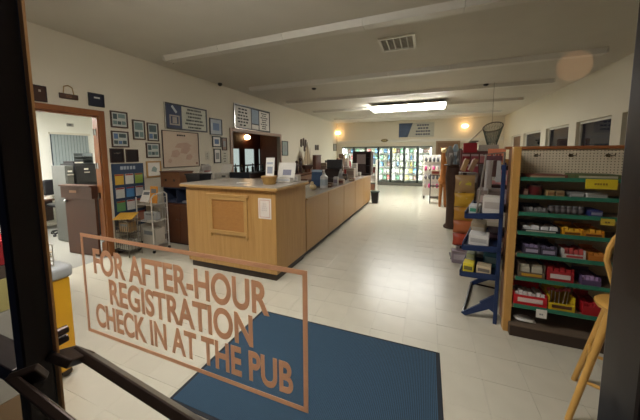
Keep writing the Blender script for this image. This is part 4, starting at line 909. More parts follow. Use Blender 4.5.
# past the end of the counter
c = PX(375, 203, z=0)
t = thing('waste_bin', 'small black waste bin at the counter end', 'bin', (c.x, c.y, 0))
MB().hexa([(c.x - .1, c.y - .1, .001), (c.x + .1, c.y - .1, .001), (c.x + .1, c.y + .1, .001), (c.x - .1, c.y + .1, .001)], [(c.x - .13, c.y - .13, .4), (c.x + .13, c.y - .13, .4), (c.x + .13, c.y + .13, .4), (c.x - .13, c.y + .13, .4)]).build('body', M_BLACK, t, .006); MB().rframe('y', c.y - .14, c.x - .14, c.x + .14, .39, .42, .02, .28).build('rim', rgb(50, 70, 60), t)
t = thing('magazine_stand', 'narrow white magazine stand between counter and coolers', 'rack', (-2.0, 11.4, 0))
for k in range(4):
    MB().box(-2.35, -1.95, 11.1, 11.5, .2 + k * .36, .22 + k * .36).build('shelf', M_WHITE, t)
    MB().obox((-2.15, 11.2, .36 + k * .36), (.34, .03, .24), rx=-.3).build('magazine', [rgb(170, 120, 90), rgb(200, 190, 180), rgb(120, 60, 50), rgb(90, 110, 130)][k], t)
for x in (-2.37, -1.95): MB().box(x, x + .02, 11.08, 11.5, 0, 1.5).build('side', M_WHITE, t)

# ================================================================== GONDOLA SHELF (right)
GX0, GX1, GY0, GY1, GZ = .80, 2.02, 2.97, 3.3, 1.79
t = thing('gondola_shelf', 'wood edged pegboard gondola with seven green lipped shelves', 'shelf unit', (GX0, GY0, 0)); gon = t
MB().box(GX0 - .06, GX0, GY0 + .03, GY0 + .1, .0, GZ).build('end_post', M_PINE, t, .004)
MB().box(GX1, GX1 + .06, GY0 + .03, GY0 + .1, .0, GZ).build('end_post', M_PINE, t, .004)
MB().box(GX0 - .025, GX0, GY0 + .1, GY1 + .02, .0, GZ - .01).build('end_panel', mat('end_brown', C(120, 74, 44), .5), t, .003)
MB().box(GX1, GX1 + .025, GY0 + .1, GY1 + .02, .0, GZ - .01).build('end_panel', MATS['end_brown'], t, .003)
MB().box(GX0, GX1, GY1, GY1 + .02, .1, GZ - .02).build('back_board', mat('pegboard', C(226, 212, 182), .6, var=.04), t)
MB().box(GX0 - .065, GX1 + .065, GY1 - .02, GY1 + .03, GZ - .02, GZ + .01).build('top_rail', mat('gondola_rail', C(160, 96, 50), .5), t, .004)
hb = MB()
for i in range(46):
    for j in range(11): 
        x, z = GX0 + .03 + i * .0254, 1.5 + j * .0254
        hb.add([(x + .0048 * math.cos(q), GY1 - .0006, z + .0048 * math.sin(q)) for q in (0, 1.047, 2.094, 3.14, 4.19, 5.236)], [(5, 4, 3, 2, 1, 0)])
o = hb.build('peg_holes', mat('hole_dark', C(96, 78, 56), .9), t); o['kind'] = 'stuff'
for k in range(4):
    x = GX0 + .2 + k * .27
    o = MB().tube([(x, GY1, 1.71), (x, GY1 - .1, 1.71), (x, GY1 - .11, 1.725)], .004, 6).box(x - .015, x + .015, GY1 - .004, GY1, 1.695, 1.725).box(x - .02, x + .02, GY1 - .003, GY1, 1.706, 1.714).build('peg_hook', rgb(110, 96, 70, .3, .8), t)
SH = [1.5, 1.335, 1.18, 1.0, .795, .57, .30]
for k, z in enumerate(SH):
    d0 = GY0 + (.06 if k < 2 else .02 if k < 4 else 0)
    MB().box(GX0 + .003, GX1 - .003, d0, GY1 - .003, z - .02, z).build('shelf_board', M_SHELF, t)
    MB().obox(((GX0 + GX1) / 2, d0 - .006, z - .004), (GX1 - GX0 - .01, .008, .034), rx=-.15).build('price_strip', M_GREEN, t)
MB().box(GX0 - .02, GX1 + .02, GY0 - .03, GY1, .0, .1).build('base_front', mat('base_dark', C(58, 42, 34), .4), t, .004)
MB().box(GX0 - .02, GX1 + .02, GY0 - .03, GY1, .1, .112).build('base_deck', mat('deck_brown', C(112, 96, 80), .35), t, .003)
def gx(px, py): return PX(px, py, y=GY0 + .06).x
def shelf_y(k): return GY0 + (.09 if k < 2 else .05 if k < 4 else .03)
def tray(label, k, px0, px1, h, m, n, item=None, ilabel='', lip=.6, tall=0, print_m=None, icat='candy', iname='candy_bar', flat=True):
    """open display tray with n packets in it"""
    z = SH[k] + .0005; py = CY + 60; x0, x1 = max(GX0 + .012, gx(px0, 230)), gx(px1, 230); y0 = shelf_y(k); d = .2
    t = thing('display_tray', label, 'tray', ((x0 + x1) / 2, y0, z))
    MB().box(x0, x1, y0, y0 + d, z, z + .006).box(x0, x0 + .005, y0, y0 + d, z + .006, z + h).box(x1 - .005, x1, y0, y0 + d, z + .006, z + h).box(x0 + .005, x1 - .005, y0 + d - .005, y0 + d, z + .006, z + h * 1.3).build('tray', m, t)
    MB().box(x0, x1, y0 - .005, y0, z, z + h * lip).build('front_lip', m, t)
    if print_m: MB().box(x0 + (x1 - x0) * .12, x1 - (x1 - x0) * .12, y0 - .0065, y0 - .005, z + h * lip * .3, z + h * lip * .75).build('print', print_m, t)
    r = random.Random(k * 31 + px0)
    wd = (x1 - x0 - .014) / n
    for i in range(n):
        xc = x0 + .007 + wd * (i + .5); hh = h * r.uniform(.8, 1.02) + tall
        q = thing(iname, ilabel + ', ' + ('first', 'second', 'third', 'fourth', 'fifth', 'sixth', 'seventh')[i] + ' from left', icat, (xc, y0 + .03, z + .008), group=ilabel)
        if flat:
            MB().hexa([(xc - wd * .46, y0 + .012, z + .0075), (xc + wd * .46, y0 + .012, z + .0075), (xc + wd * .46, y0 + .18, z + .0075), (xc - wd * .46, y0 + .18, z + .0075)],
                      [(xc - wd * .4, y0 + .02, z + hh * .85), (xc + wd * .4, y0 + .015, z + hh * .9), (xc + wd * .4, y0 + .17, z + hh * 1.05), (xc - wd * .4, y0 + .17, z + hh)]).build('wrapper', item, q, .004)
            MB().hexa([(xc - wd * .36, y0 + .022, z + hh * .88), (xc + wd * .36, y0 + .02, z + hh * .92), (xc + wd * .36, y0 + .04, z + hh * .93), (xc - wd * .36, y0 + .04, z + hh * .9)],
                      [(xc - wd * .36, y0 + .024, z + hh * 1.08), (xc + wd * .36, y0 + .02, z + hh * 1.1), (xc + wd * .36, y0 + .035, z + hh * 1.1), (xc - wd * .36, y0 + .035, z + hh * 1.07)]).build('crimp', item, q)
        else:
            MB().cyl((xc, y0 + .1, z + .008), (xc + r.uniform(-.01, .01), y0 + .08, z + hh), .004, n=6).build('stick', M_PAPER, q); MB().ball((xc, y0 + .08, z + hh + .015), .018, 8, 6).build('sweet', item, q)
    return t
def gbox(label, k, px0, px1, h, m, band, dep=.2, z=None, name='snack_box', dy=0.0):
    zz = (SH[k] if z is None else z) + .0005
    x0, x1 = max(GX0 + .01, gx(px0, 200)), gx(px1, 200)
    return carton(label, ((x0 + x1) / 2, shelf_y(k) + dep / 2 + dy, zz), (x1 - x0, dep, h), m, band, name=name)
SILV = rgb(200, 202, 204, .3, .3)
# shelf 1 (top)
gbox('long flat red brown box on the top gondola shelf', 0, 527, 568, .035, rgb(120, 62, 44), rgb(176, 150, 120))
gbox('long flat green lidded box on the top gondola shelf', 0, 575, 622, .045, rgb(96, 104, 62), rgb(196, 190, 160))
a, b = gx(584, 182), gx(616, 182)
t = thing('yellow_shelf_sign', 'yellow cardboard sign hung on top gondola price strip', 'sign', (a, GY0 + .03, 1.42))
MB().box(a, b, GY0 + .032, GY0 + .036, 1.425, 1.51).build('card', rgb(226, 200, 40), t, .001); line_marks('y', GY0 + .0318, a + .03, b - .03, 1.45, 1.485, 1, 9, th=.001, cov=1).build('print', rgb(150, 120, 30), t)
# shelf 2
t = thing('round_tin', 'dark red round tin on second gondola shelf', 'tin', (gx(538, 190), 3.12, SH[1])); c = (gx(538, 190), 3.12, SH[1] + .001)
MB().lathe(c, [(.055, 0), (.058, .004), (.058, .085)], 18).build('body', rgb(104, 36, 36, .3), t); MB().lathe((c[0], c[1], c[2] + .085), [(.06, 0), (.06, .014), (.05, .018)], 18).build('lid', rgb(80, 60, 50, .3), t)
gbox('tan square box left of its twin on second shelf', 1, 548, 556, .055, rgb(176, 146, 96), rgb(140, 100, 60), .15)
gbox('tan square box right of its twin on second shelf', 1, 557.5, 566, .055, rgb(166, 140, 100), rgb(130, 96, 60), .15)
gbox('grey packet box on second gondola shelf', 1, 572, 586, .05, rgb(140, 140, 136), rgb(180, 180, 176), .15)
gbox('white flat carton on second gondola shelf', 1, 588, 610, .045, rgb(206, 204, 190), rgb(170, 170, 160), .2)
gbox('pinkish low box at left end of second shelf', 1, 524, 529, .06, rgb(150, 96, 84), rgb(190, 150, 130), .15)
# shelf 3
tray('low grey tray of silver packets at left of third shelf', 2, 523, 546, .05, rgb(90, 84, 80), 5, rgb(140, 138, 136, .3, .3), 'silver grey packet in the left tray of third shelf', lip=.4)
for i in range(6):
    x = gx(554 + i * 6, 210); t = thing('can', ['first of six dark cans, leftmost on third shelf', 'second of six dark cans on third shelf', 'third of six dark cans on third shelf', 'fourth of six dark cans on third shelf', 'fifth of six dark cans on third shelf', 'last of six dark cans, beside the blue box'][i], 'can', (x, 3.1, SH[2]), group='dark cans on the third shelf')
    MB().lathe((x, 3.09, SH[2] + .001), [(.024, 0), (.027, .004), (.027, .062), (.023, .068)], 12).build('body', rgb(76, 72, 72, .3, .4), t); MB().lathe((x, 3.09, SH[2] + .069), [(.023, 0), (.023, .003)], 12).build('lid', SILV, t); MB().lathe((x, 3.09, SH[2] + .02), [(.0275, 0), (.0275, .028)], 12).build('label_band', rgb(110, 104, 104), t)
gbox('dark blue box at right end of third shelf', 2, 591, 604, .055, rgb(40, 50, 110), rgb(150, 150, 170))
a = gx(597, 217); t = thing('price_tag', 'yellow price tag clipped under the third shelf', 'tag', (a, GY0 + .0, SH[2] - .04)); MB().box(a, a + .09, GY0 + .0, GY0 + .003, SH[2] - .055, SH[2] - .0).build('card', rgb(216, 186, 60), t); line_marks('y', GY0 + .0, a + .01, a + .08, SH[2] - .045, SH[2] - .015, 1, 4, th=.001).build('print', rgb(110, 90, 40), t)
# shelf 4
tray('black tray of silver wrapped candies on fourth shelf', 3, 521, 560, .06, rgb(34, 30, 30), 4, rgb(214, 214, 212, .35), 'silver white wrapped candy in black tray, fourth shelf', lip=.45, print_m=rgb(190, 186, 170))
tray('yellow tray of candy boxes at middle of fourth shelf', 3, 562, 582, .065, rgb(222, 160, 30), 3, rgb(232, 180, 50), 'yellow candy pack in middle tray of fourth shelf', lip=.6, print_m=rgb(120, 70, 20))
tray('yellow orange candy tray at right of fourth shelf', 3, 583, 604, .06, rgb(214, 140, 30), 3, rgb(222, 160, 40), 'orange candy pack in right tray of fourth shelf', lip=.6, print_m=rgb(120, 60, 20))
# shelf 5
tray('left tray of purple grey packs on fifth shelf', 4, 524, 540, .085, rgb(70, 62, 78), 3, rgb(130, 116, 146), 'purple grey pack in left tray of fifth shelf', lip=.8, print_m=rgb(176, 168, 186))
tray('second tray of purple grey packs on fifth shelf', 4, 541, 557, .085, rgb(66, 60, 76), 3, rgb(120, 110, 136), 'purple grey pack in second tray of fifth shelf', lip=.8, print_m=rgb(170, 160, 180))
tray('white fronted tray with red packs on fifth shelf', 4, 564, 586, .08, rgb(210, 204, 196), 4, rgb(176, 70, 66), 'red pack in the white tray of fifth shelf', lip=.5, print_m=rgb(190, 60, 60))
tray('orange candy tray at right end of fifth shelf', 4, 589, 606, .07, rgb(200, 120, 40), 3, rgb(206, 130, 50), 'orange pack in right tray of fifth shelf', lip=.7)
# shelf 6
tray('nearly empty cardboard tray with yellow front, sixth shelf', 5, 520, 547, .13, rgb(110, 92, 74), 2, rgb(190, 182, 160), 'lone pale packet in the nearly empty tray', lip=.4, print_m=rgb(206, 156, 50))
tray('red tray with white lettering on sixth shelf', 5, 549, 576, .12, rgb(170, 30, 38), 4, rgb(186, 44, 48), 'red candy bar in red tray of sixth shelf', lip=.75, print_m=rgb(226, 210, 206))
tray('purple candy tray at right of sixth shelf', 5, 584, 604, .08, rgb(96, 74, 110), 4, rgb(170, 140, 180), 'lilac candy pack in purple tray of sixth shelf', lip=.6)
# shelf 7
tray('big bright red tray of white wrapped bars on lowest shelf', 6, 513, 551, .115, rgb(206, 26, 36), 7, rgb(222, 216, 210, .35), 'white wrapped bar in big red tray of lowest shelf', lip=.8, print_m=rgb(232, 206, 200))
tray('yellow sided tray of lollipops on lowest shelf', 6, 553, 580, .13, rgb(216, 184, 30), 6, rgb(190, 90, 90), 'lollipop standing in yellow tray of lowest shelf', lip=.5, tall=.03, print_m=rgb(90, 50, 30), flat=False, icat='lollipop', iname='lollipop')
tray('red candy tray at right end of lowest shelf', 6, 588, 606, .11, rgb(176, 26, 34), 3, rgb(196, 40, 46), 'red bag in right tray of lowest shelf', lip=.7)
a = gx(533, 310); t = thing('price_tag', 'white price tag hanging under the big red tray', 'tag', (a, GY0 - .01, SH[6] - .07)); MB().box(a, a + .08, GY0 - .018, GY0 - .015, SH[6] - .08, SH[6] - .0).build('card', M_PAPER, t); line_marks('y', GY0 - .018, a + .01, a + .07, SH[6] - .06, SH[6] - .03, 1, 3, th=.001).build('print', rgb(150, 150, 150), t)
x = gx(516, 318)
t = thing('white_bag', 'flattened white plastic bag on the gondola base deck', 'bag', (x, 3.05, .113)); bb = MB().ball((x + .07, 3.06, .135), .08, 12, 6, (1.1, .8, .2)); bb.v = [(v[0], v[1], max(.1135, v[2] + rng.uniform(-.01, .01))) for v in bb.v]; bb.build('bag', rgb(206, 202, 192, .3), t); MB().box(x + .12, x + .16, 3.03, 3.08, .1135, .125).build('knot', rgb(206, 202, 192, .3), t)

# ================================================================== BLUE WIRE RACK (stands turned a little from the aisle)
before = set(bpy.data.objects)
br = thing('blue_rack', 'blue metal snack rack with sloped shelves beside the gondola', 'rack', (.6, 3.5, 0))
bx0, bx1, by0, by1 = .375, .70, 3.1, 3.92
for y in (by0, by1): MB().box(bx1 - .035, bx1, y - .02, y + .02, .0, 1.62).build('post', M_BLUE, br, .004)
for y in (by0, by1):
    MB().hexa([(bx0, y - .015, .02), (bx0 + .04, y - .015, .0), (bx0 + .04, y + .015, .0), (bx0, y + .015, .02)], [(bx1 - .04, y - .015, .27), (bx1 - .03, y - .015, .17), (bx1 - .03, y + .015, .17), (bx1 - .04, y + .015, .27)]).build('brace', M_BLUE, br)
    MB().prism([(bx1 - .035, y - .018, .3), (bx1 - .16, y - .018, .19), (bx1 - .035, y - .018, .12)], (0, .036, 0)).build('gusset', M_BLUE, br)
MB().tube([(bx0 + .02, by0, .02), (bx0 + .02, by1, .02)], .016, 8).build('foot_bar', M_ALU, br)
MB().tube([(bx1 - .02, by0, .1), (bx1 - .02, by1, .1)], .012, 8).build('rear_bar', M_ALU, br)
MB().tube([(bx0 + .02, by1, .02), (bx1 - .02, by1, .02)], .012, 8).build('side_bar', M_ALU, br)
BS = [1.13, .79, .5]
for k, z in enumerate(BS):
    w_ = (bx0, bx0 - .01, bx0 - .02)[k]; dz = .05
    MB().hexa([(w_, by0 - .01, z - .06), (bx1, by0 - .01, z - .02 + dz * 0), (bx1, by1, z - .02), (w_, by1, z - .06)], [(w_, by0 - .01, z - .045), (bx1, by0 - .01, z - .005), (bx1, by1, z - .005), (w_, by1, z - .045)]).build('shelf', M_BLUE, br)
    for y in (by0 - .02, by1): MB().hexa([(w_, y, z - .075), (bx1, y, z - .04), (bx1, y + .015, z - .04), (w_, y + .015, z - .075)], [(w_, y, z - .02), (bx1, y, z + .02), (bx1, y + .015, z + .02), (w_, y + .015, z - .02)]).build('end_rail', M_BLUE, br)
    MB().box(w_ - .012, w_, by0 - .02, by1 + .015, z - .07, z + .0).build('front_rail', M_BLUE, br, .003)
# goods on the blue rack
def sl(z, x): return z - .045 + (x - bx0) / (bx1 - bx0) * .04 + .002
def rackbox(label, k, x, y, sx, sy, h, m, bd, name='snack_box'):
    t = thing(name, label, 'box', (x, y, sl(BS[k], x + sx / 2) + .001))
    MB().box(-sx / 2, sx / 2, -sy / 2, sy / 2, 0, h).build('body', m, t, .005, local=True); MB().box(-sx * .4, sx * .4, -sy / 2 - .0015, -sy / 2, h * .3, h * .7).build('label_band', bd, t, local=True); MB().box(-sx / 2 - .0015, -sx / 2, -sy * .4, sy * .4, h * .3, h * .7).build('side_band', bd, t, local=True)
rackbox('white carton on the top shelf of blue rack', 0, .6, 3.2, .16, .16, .17, rgb(210, 204, 194), rgb(180, 170, 160))
rackbox('pale packet box at front of blue rack top shelf', 0, .45, 3.2, .1, .18, .09, rgb(188, 190, 188), rgb(60, 140, 110))
rackbox('grey box at back of blue rack top shelf', 0, .55, 3.6, .22, .3, .2, rgb(120, 104, 96), rgb(170, 150, 140))
rackbox('white packets box on the middle shelf of blue rack', 1, .5, 3.22, .18, .2, .11, rgb(216, 212, 206), rgb(180, 176, 172))
rackbox('dark purple flat tray on middle shelf of blue rack', 1, .62, 3.55, .12, .3, .08, rgb(70, 48, 60), rgb(130, 100, 110))
rackbox('beige box at far end of blue rack middle shelf', 1, .46, 3.7, .15, .25, .14, rgb(180, 160, 130), rgb(200, 190, 170))
rackbox('yellow box at front corner of blue rack bottom shelf', 2, .42, 3.18, .1, .14, .1, rgb(226, 206, 50), rgb(120, 110, 60))
rackbox('cream tray box on the bottom shelf of blue rack', 2, .56, 3.18, .13, .14, .08, rgb(206, 186, 150), rgb(120, 110, 100))
rackbox('teal packets box on the bottom shelf of blue rack', 2, .61, 3.45, .14, .24, .16, rgb(70, 130, 156), rgb(160, 200, 210))
rackbox('pale green packets at blue rack bottom shelf', 2, .42, 3.4, .08, .24, .15, rgb(170, 176, 140), rgb(206, 206, 190))
rackbox('grey packets at far end of blue rack bottom shelf', 2, .52, 3.72, .22, .24, .15, rgb(150, 150, 150), rgb(200, 200, 200))
# hanging packets on the upper part of the rack
hb_ = thing('hanger_bar', 'thin wire hanger frame rising above the blue rack', 'rack', (.6, 3.3, 1.62))
MB().tube([(.68, 3.12, 1.621), (.68, 3.12, 1.74), (.68, 3.9, 1.74), (.68, 3.9, 1.621)], .008, 6).build('frame', rgb(120, 110, 100, .4, .5), hb_)
for k in range(9): MB().tube([(.68, 3.16 + k * .085, 1.74), (.5, 3.16 + k * .085, 1.72)], .005, 5).build('hook', rgb(120, 110, 100, .4, .5), hb_)
for (x, y) in ((.47, 3.092), (.53, 3.375)): MB().tube([(x, y, 1.1), (x + .06, y, 1.72)], .009, 6).build('wire_pole', rgb(140, 132, 122, .4, .4), br)
ords = ('nearest', 'second', 'third', 'fourth', 'fifth', 'sixth', 'seventh', 'eighth', 'farthest')
for k in range(9):
    y = 3.16 + k * .085; h = (.26, .34, .22, .38, .28, .34, .2, .36, .3)[k]; xh = (.64, .56, .6, .53, .63, .55, .61, .52, .59)[k]
    mk = (rgb(190, 186, 182, .25, .4), rgb(150, 138, 130, .3, .2), rgb(90, 60, 56), rgb(206, 200, 196, .25, .4), rgb(140, 116, 104), rgb(180, 174, 170, .3, .3), rgb(100, 50, 56), rgb(170, 160, 150, .3, .3), rgb(196, 190, 186, .3, .3))[k]
    cn = ('silver', 'taupe', 'dark red', 'bright silver', 'tan', 'pale silver', 'maroon', 'grey', 'white silver')[k]
    t = thing('hanging_packet', cn + ' packet hanging above the blue rack, ' + ords[k] + ' on the hooks', 'packet', (xh, y, 1.705 - h), group='packets hanging above the blue rack')
    MB().hexa([(xh - .024, y - .011, 1.705 - h), (xh + .024, y - .011, 1.705 - h), (xh + .024, y + .011, 1.705 - h), (xh - .024, y + .011, 1.705 - h)], [(xh - .016, y - .004, 1.66), (xh + .016, y - .004, 1.66), (xh + .016, y + .004, 1.66), (xh - .016, y + .004, 1.66)]).build('pouch', mk, t, .004)
    MB().box(xh - .026, xh + .026, y - .003, y + .003, 1.661, 1.705).build('header_card', rgb(84, 40, 46), t)
t = thing('orange_header', 'orange cardboard header sign above the hanging packets', 'sign', (.62, 3.95, 1.62))
MB().box(.5, .685, 3.93, 3.94, 1.625, 1.79).build('card', rgb(206, 120, 84), t, .003); line_marks('y', 3.9298, .52, .66, 1.63, 1.74, 2, 5, th=.002, seed=2).build('print', rgb(120, 60, 44), t)
MB().box(.67, .685, 3.94, 3.95, 1.62, 1.66).build('clip', M_BLACK, t)

piv = Vector((.69, 3.06, 0)); TM = Matrix.Translation(piv) @ Matrix.Rotation(math.radians(-13), 4, 'Z') @ Matrix.Translation(-piv)
for o in list(bpy.data.objects):
    if o not in before and o.parent is None and o.type in ('EMPTY', 'MESH'):
        o.location = TM @ o.location; o.rotation_euler = (0, 0, o.rotation_euler[2] + math.radians(-13))
# ================================================================== SNACK BAGS STRIP RACK
sr = thing('snack_strip', 'dark clip strip stand for snack bags', 'rack', (.57, 4.95, 0))
MB().box(.545, .6, 4.96, 5.0, .02, 1.42).build('post', M_DARKW, sr); MB().box(.4, .74, 4.82, 5.12, .0, .02).build('base', M_DARKW, sr, .004)
for z in (.2, .42, .62, .84, 1.05, 1.28): MB().box(.45, .7, 4.945, 4.96, z, z + .015).build('clip_bar', M_CHROME, sr)
def snack_bag(label, x, y, z, wd, h, m, m2, dep=.09, rz=0.0):
    t = thing('snack_bag', label, 'snack bag', (x, y, z), rz)
    b = MB(); n = 7; mm = 8; vs_ = []
    r = random.Random(int(z * 100))
    for s_ in (-1, 1):
        for j in range(mm + 1):
            for i in range(n + 1):
                u, v = i / n * 2 - 1, j / mm * 2 - 1
                bul = (1 - u ** 4) * (1 - v ** 4)
                vs_.append((u * wd / 2 * (1 - .06 * (1 - v * v)), s_ * (dep / 2 * bul + .001) + r.uniform(-.003, .003) * bul, (v + 1) / 2 * h))
    fs = []
    for s_ in range(2):
        o_ = s_ * (n + 1) * (mm + 1)
        for j in range(mm):
            for i in range(n):
                q = (o_ + j * (n + 1) + i, o_ + j * (n + 1) + i + 1, o_ + (j + 1) * (n + 1) + i + 1, o_ + (j + 1) * (n + 1) + i)
                fs.append(q if s_ == 0 else q[::-1])
    b.add(vs_, fs).build('bag', m, t, smooth=True, local=True)
    b = MB(); b.ball((0, -dep / 2 + .004, h * .52), h * .22, 12, 8, (1.5, .06, .9)); b.build('label_patch', m2, t, local=True)
    b = MB().box(-wd * .49, wd * .49, -.003, .003, h * .97, h * 1.03); b.build('crimp', m, t, local=True)
for k, (z, h, m, m2, l) in enumerate(((1.11, .27, rgb(176, 142, 96, .35), rgb(206, 190, 60), 'tan snack bag with yellow header, topmost of strip'), (.875, .22, rgb(206, 160, 50, .35), rgb(214, 204, 190), 'yellow snack bag, second from top of strip'), (.65, .21, rgb(196, 140, 46, .35), rgb(226, 210, 180), 'gold snack bag at the middle of strip'), (.44, .2, rgb(190, 110, 66, .35), rgb(220, 190, 160), 'orange snack bag, third from floor'), (.235, .19, rgb(186, 74, 48, .35), rgb(220, 170, 130), 'red orange snack bag just above the lilac bags'))):
    snack_bag(l, .57, 4.88, z, .29, h, m, m2)
carton('lilac grey carton on the floor under snack bags', (.56, 4.74, .0), (.3, .14, .2), rgb(150, 136, 146), rgb(190, 180, 186), name='floor_carton')
# shelf unit behind with stacked lavender boxes
su = thing('brown_shelf_unit', 'dark brown open shelf unit behind the blue rack', 'shelf unit', (1.1, 5.2, 0))
sx0, sx1, sy0, sy1 = .82, 1.75, 4.9, 5.3
MB().box(sx0, sx0 + .03, sy0, sy1, 0, 1.55).box(sx1 - .03, sx1, sy0, sy1, 0, 1.55).build('side', M_DARKW, su)
MB().box(sx0 + .03, sx1 - .03, sy1 - .02, sy1, 0, 1.55).build('back', M_DARKW, su)
for z in (.15, .55, .92, 1.22, 1.52): MB().box(sx0 + .03, sx1 - .03, sy0, sy1 - .02, z, z + .025).build('shelf', M_DARKW, su)
for k in range(8):
    z = (.176, .576, .946, 1.246)[k // 2]; x = sx0 + .2 + (k % 2) * .42
    carton(('brown', 'grey', 'cream', 'tan', 'lavender', 'dark red', 'pink', 'pale blue')[k] + ' box on the dark shelf unit behind blue rack', (x, sy0 + .17, z), (.3, .24, .22), rgb(*((120, 84, 70), (150, 140, 140), (190, 180, 160), (170, 130, 90), (160, 140, 160), (130, 50, 50), (190, 130, 130), (160, 176, 190))[k]), rgb(200, 190, 176), name='shelf_box')
for k in range(6):
    carton(['lowest', 'second lowest', 'third', 'fourth', 'fifth', 'topmost'][k] + ' lavender grey box of the stack behind snack bags', (.66, 5.3, k * .235), (.26, .3, .233), rgb(150 - k * 4, 134 - k * 3, 132 - k * 4), rgb(176, 160, 150), name='stacked_box')
for k, (x, an_) in enumerate(((.6, .5), (.72, .62))):
    t = thing('paper_bag', ('tan paper bag leaning on top of the lavender stack, first', 'tan paper bag leaning on top of the lavender stack, second')[k], 'bag', (x, 5.28, 1.411))
    MB().obox((x, 5.28, 1.53), (.07, .16, .2), ry=an_ * .6).build('bag', rgb(190 - 20 * k, 148 - 16 * k, 96), t, .01); MB().obox((x + .065 * an_ * 2 * .6, 5.28, 1.63), (.06, .14, .02), ry=an_ * .6).build('folded_top', rgb(170, 130, 84), t)
# ================================================================== FARTHER RIGHT DISPLAYS
# red and pink peg display
pd = thing('peg_display', 'red topped peg display of pink packages', 'display', (.95, 6.1, 0))
MB().box(.62, 1.3, 6.2, 6.24, .1, 1.8).build('back_panel', rgb(120, 70, 66), pd, .004)
MB().box(.7, 1.22, 6.0, 6.4, 0, .1).build('base', M_DARKW, pd, .006)
MB().box(.66, .9, 6.12, 6.2, 1.75, 1.94).build('header', rgb(170, 24, 34), pd, .006); MB().box(.93, 1.27, 6.15, 6.2, 1.78, 1.9).build('clear_box', rgb(196, 186, 176, .2), pd, .006)
k = 0
for r in range(4):
    for c_ in range(4):
        x, z = .72 + c_ * .155, 1.55 - r * .2
        t = thing('pink_package', '%s package, %s row of the red topped display' % (('red', 'dark pink', 'pink', 'rose')[c_], ('top', 'second', 'third', 'lowest')[r]), 'package', (x, 6.17, z), group='packages on the red topped display')
        MB().box(x - .065, x + .065, 6.15, 6.198, z, z + .13).build('blister', rgb((150, 168, 190, 176)[c_], (40, 80, 120, 100)[c_], (50, 90, 120, 110)[c_], .3), t, .008); MB().box(x - .065, x + .065, 6.185, 6.198, z + .131, z + .17).build('hang_tab', rgb(206, 180, 176), t)
# brown column stand with silver foil packs
c = PX(452, 228, z=0)
bc = thing('brown_column', 'dark brown draped column stand with carved body', 'stand', (c.x, 6.9, 0))
MB().lathe((.57, 6.95, 0), [(.17, 0), (.18, .04), (.13, .1), (.125, .5), (.15, .9), (.17, 1.2), (.15, 1.42), (.1, 1.46)], 14).build('body', mat('column_brown', C(82, 54, 36), .6, var=.25, scale=10), bc); MB().lathe((.57, 6.95, 1.46), [(.2, 0), (.21, .01), (.2, .025)], 14).build('top_plate', M_DARKW, bc)
for k, (x, y, h, rz, l) in enumerate(((.47, 6.86, .42, .3, 'silver foil bag leaning outward on the brown column'), (.60, 6.98, .46, -.2, 'silver blue foil bag standing on the brown column'), (.68, 6.84, .36, .5, 'dark silver foil bag at edge of the brown column'))):
    t = thing('foil_bag', l, 'bag', (x, y, 1.486), rz)
    b = MB(); r = random.Random(k)
    vs_ = []; n = 8
    for j in range(6):
        for i in range(n):
            a_ = 2 * math.pi * i / n; v = j / 5; rad = .075 * (math.sin(math.pi * (v * .8 + .15)) + .15) * r.uniform(.75, 1.2)
            vs_.append((rad * math.cos(a_) * 1.1, rad * .7 * math.sin(a_), v * h))
    fs = [(j * n + i, j * n + (i + 1) % n, (j + 1) * n + (i + 1) % n, (j + 1) * n + i) for j in range(5) for i in range(n)] + [tuple(range(n))[::-1], tuple(5 * n + i for i in range(n))]
    b.add(vs_, fs).build('bag', (rgb(196, 198, 198, .25, .6), rgb(170, 190, 206, .25, .4), rgb(140, 140, 140, .25, .6))[k], t, local=True); MB().box(-.035, .035, -.06, -.05, h * .4, h * .62).build('label_patch', rgb(196, 200, 204), t, local=True)
# carved long-necked animal figure
an = thing('carved_figure', 'tall orange carved long necked animal with pale head', 'figure', (.5, 9.7, 0))
om = mat('carved_orange', C(196, 130, 58), .55, var=.25, scale=14, col2=C(150, 86, 40))
def figure_body():
    b = MB(); gx_, gy_ = .5, 9.7
    for (dx, dy) in ((-.08, -.1), (.08, -.1), (-.08, .14), (.08, .14)): b.cyl((gx_ + dx, gy_ + dy, .0), (gx_ + dx * .8, gy_ + dy, .75), .035, .055, 8)
    b.ball((gx_, gy_ + .02, .85), .2, 12, 8, (.75, 1.15, .8))
    b.cyl((gx_, gy_ - .1, .9), (gx_ - .02, gy_ - .2, 1.75), .11, .06, 10); b.ball((gx_ - .02, gy_ - .2, 1.75), .062, 10, 6)
    return b
figure_body().build('body', om, an)
MB().ball((.47, 9.46, 1.83), .09, 12, 8, (.9, 1.3, .85)).build('head', rgb(240, 214, 156), an)
MB().cyl((.43, 9.5, 1.88), (.37, 9.5, 1.93), .025, .01).cyl((.51, 9.5, 1.88), (.57, 9.5, 1.93), .025, .01).build('ears', rgb(206, 170, 110), an)
MB().ball((.56, 9.5, 1.68), .07).build('red_bow', rgb(190, 60, 40), an)
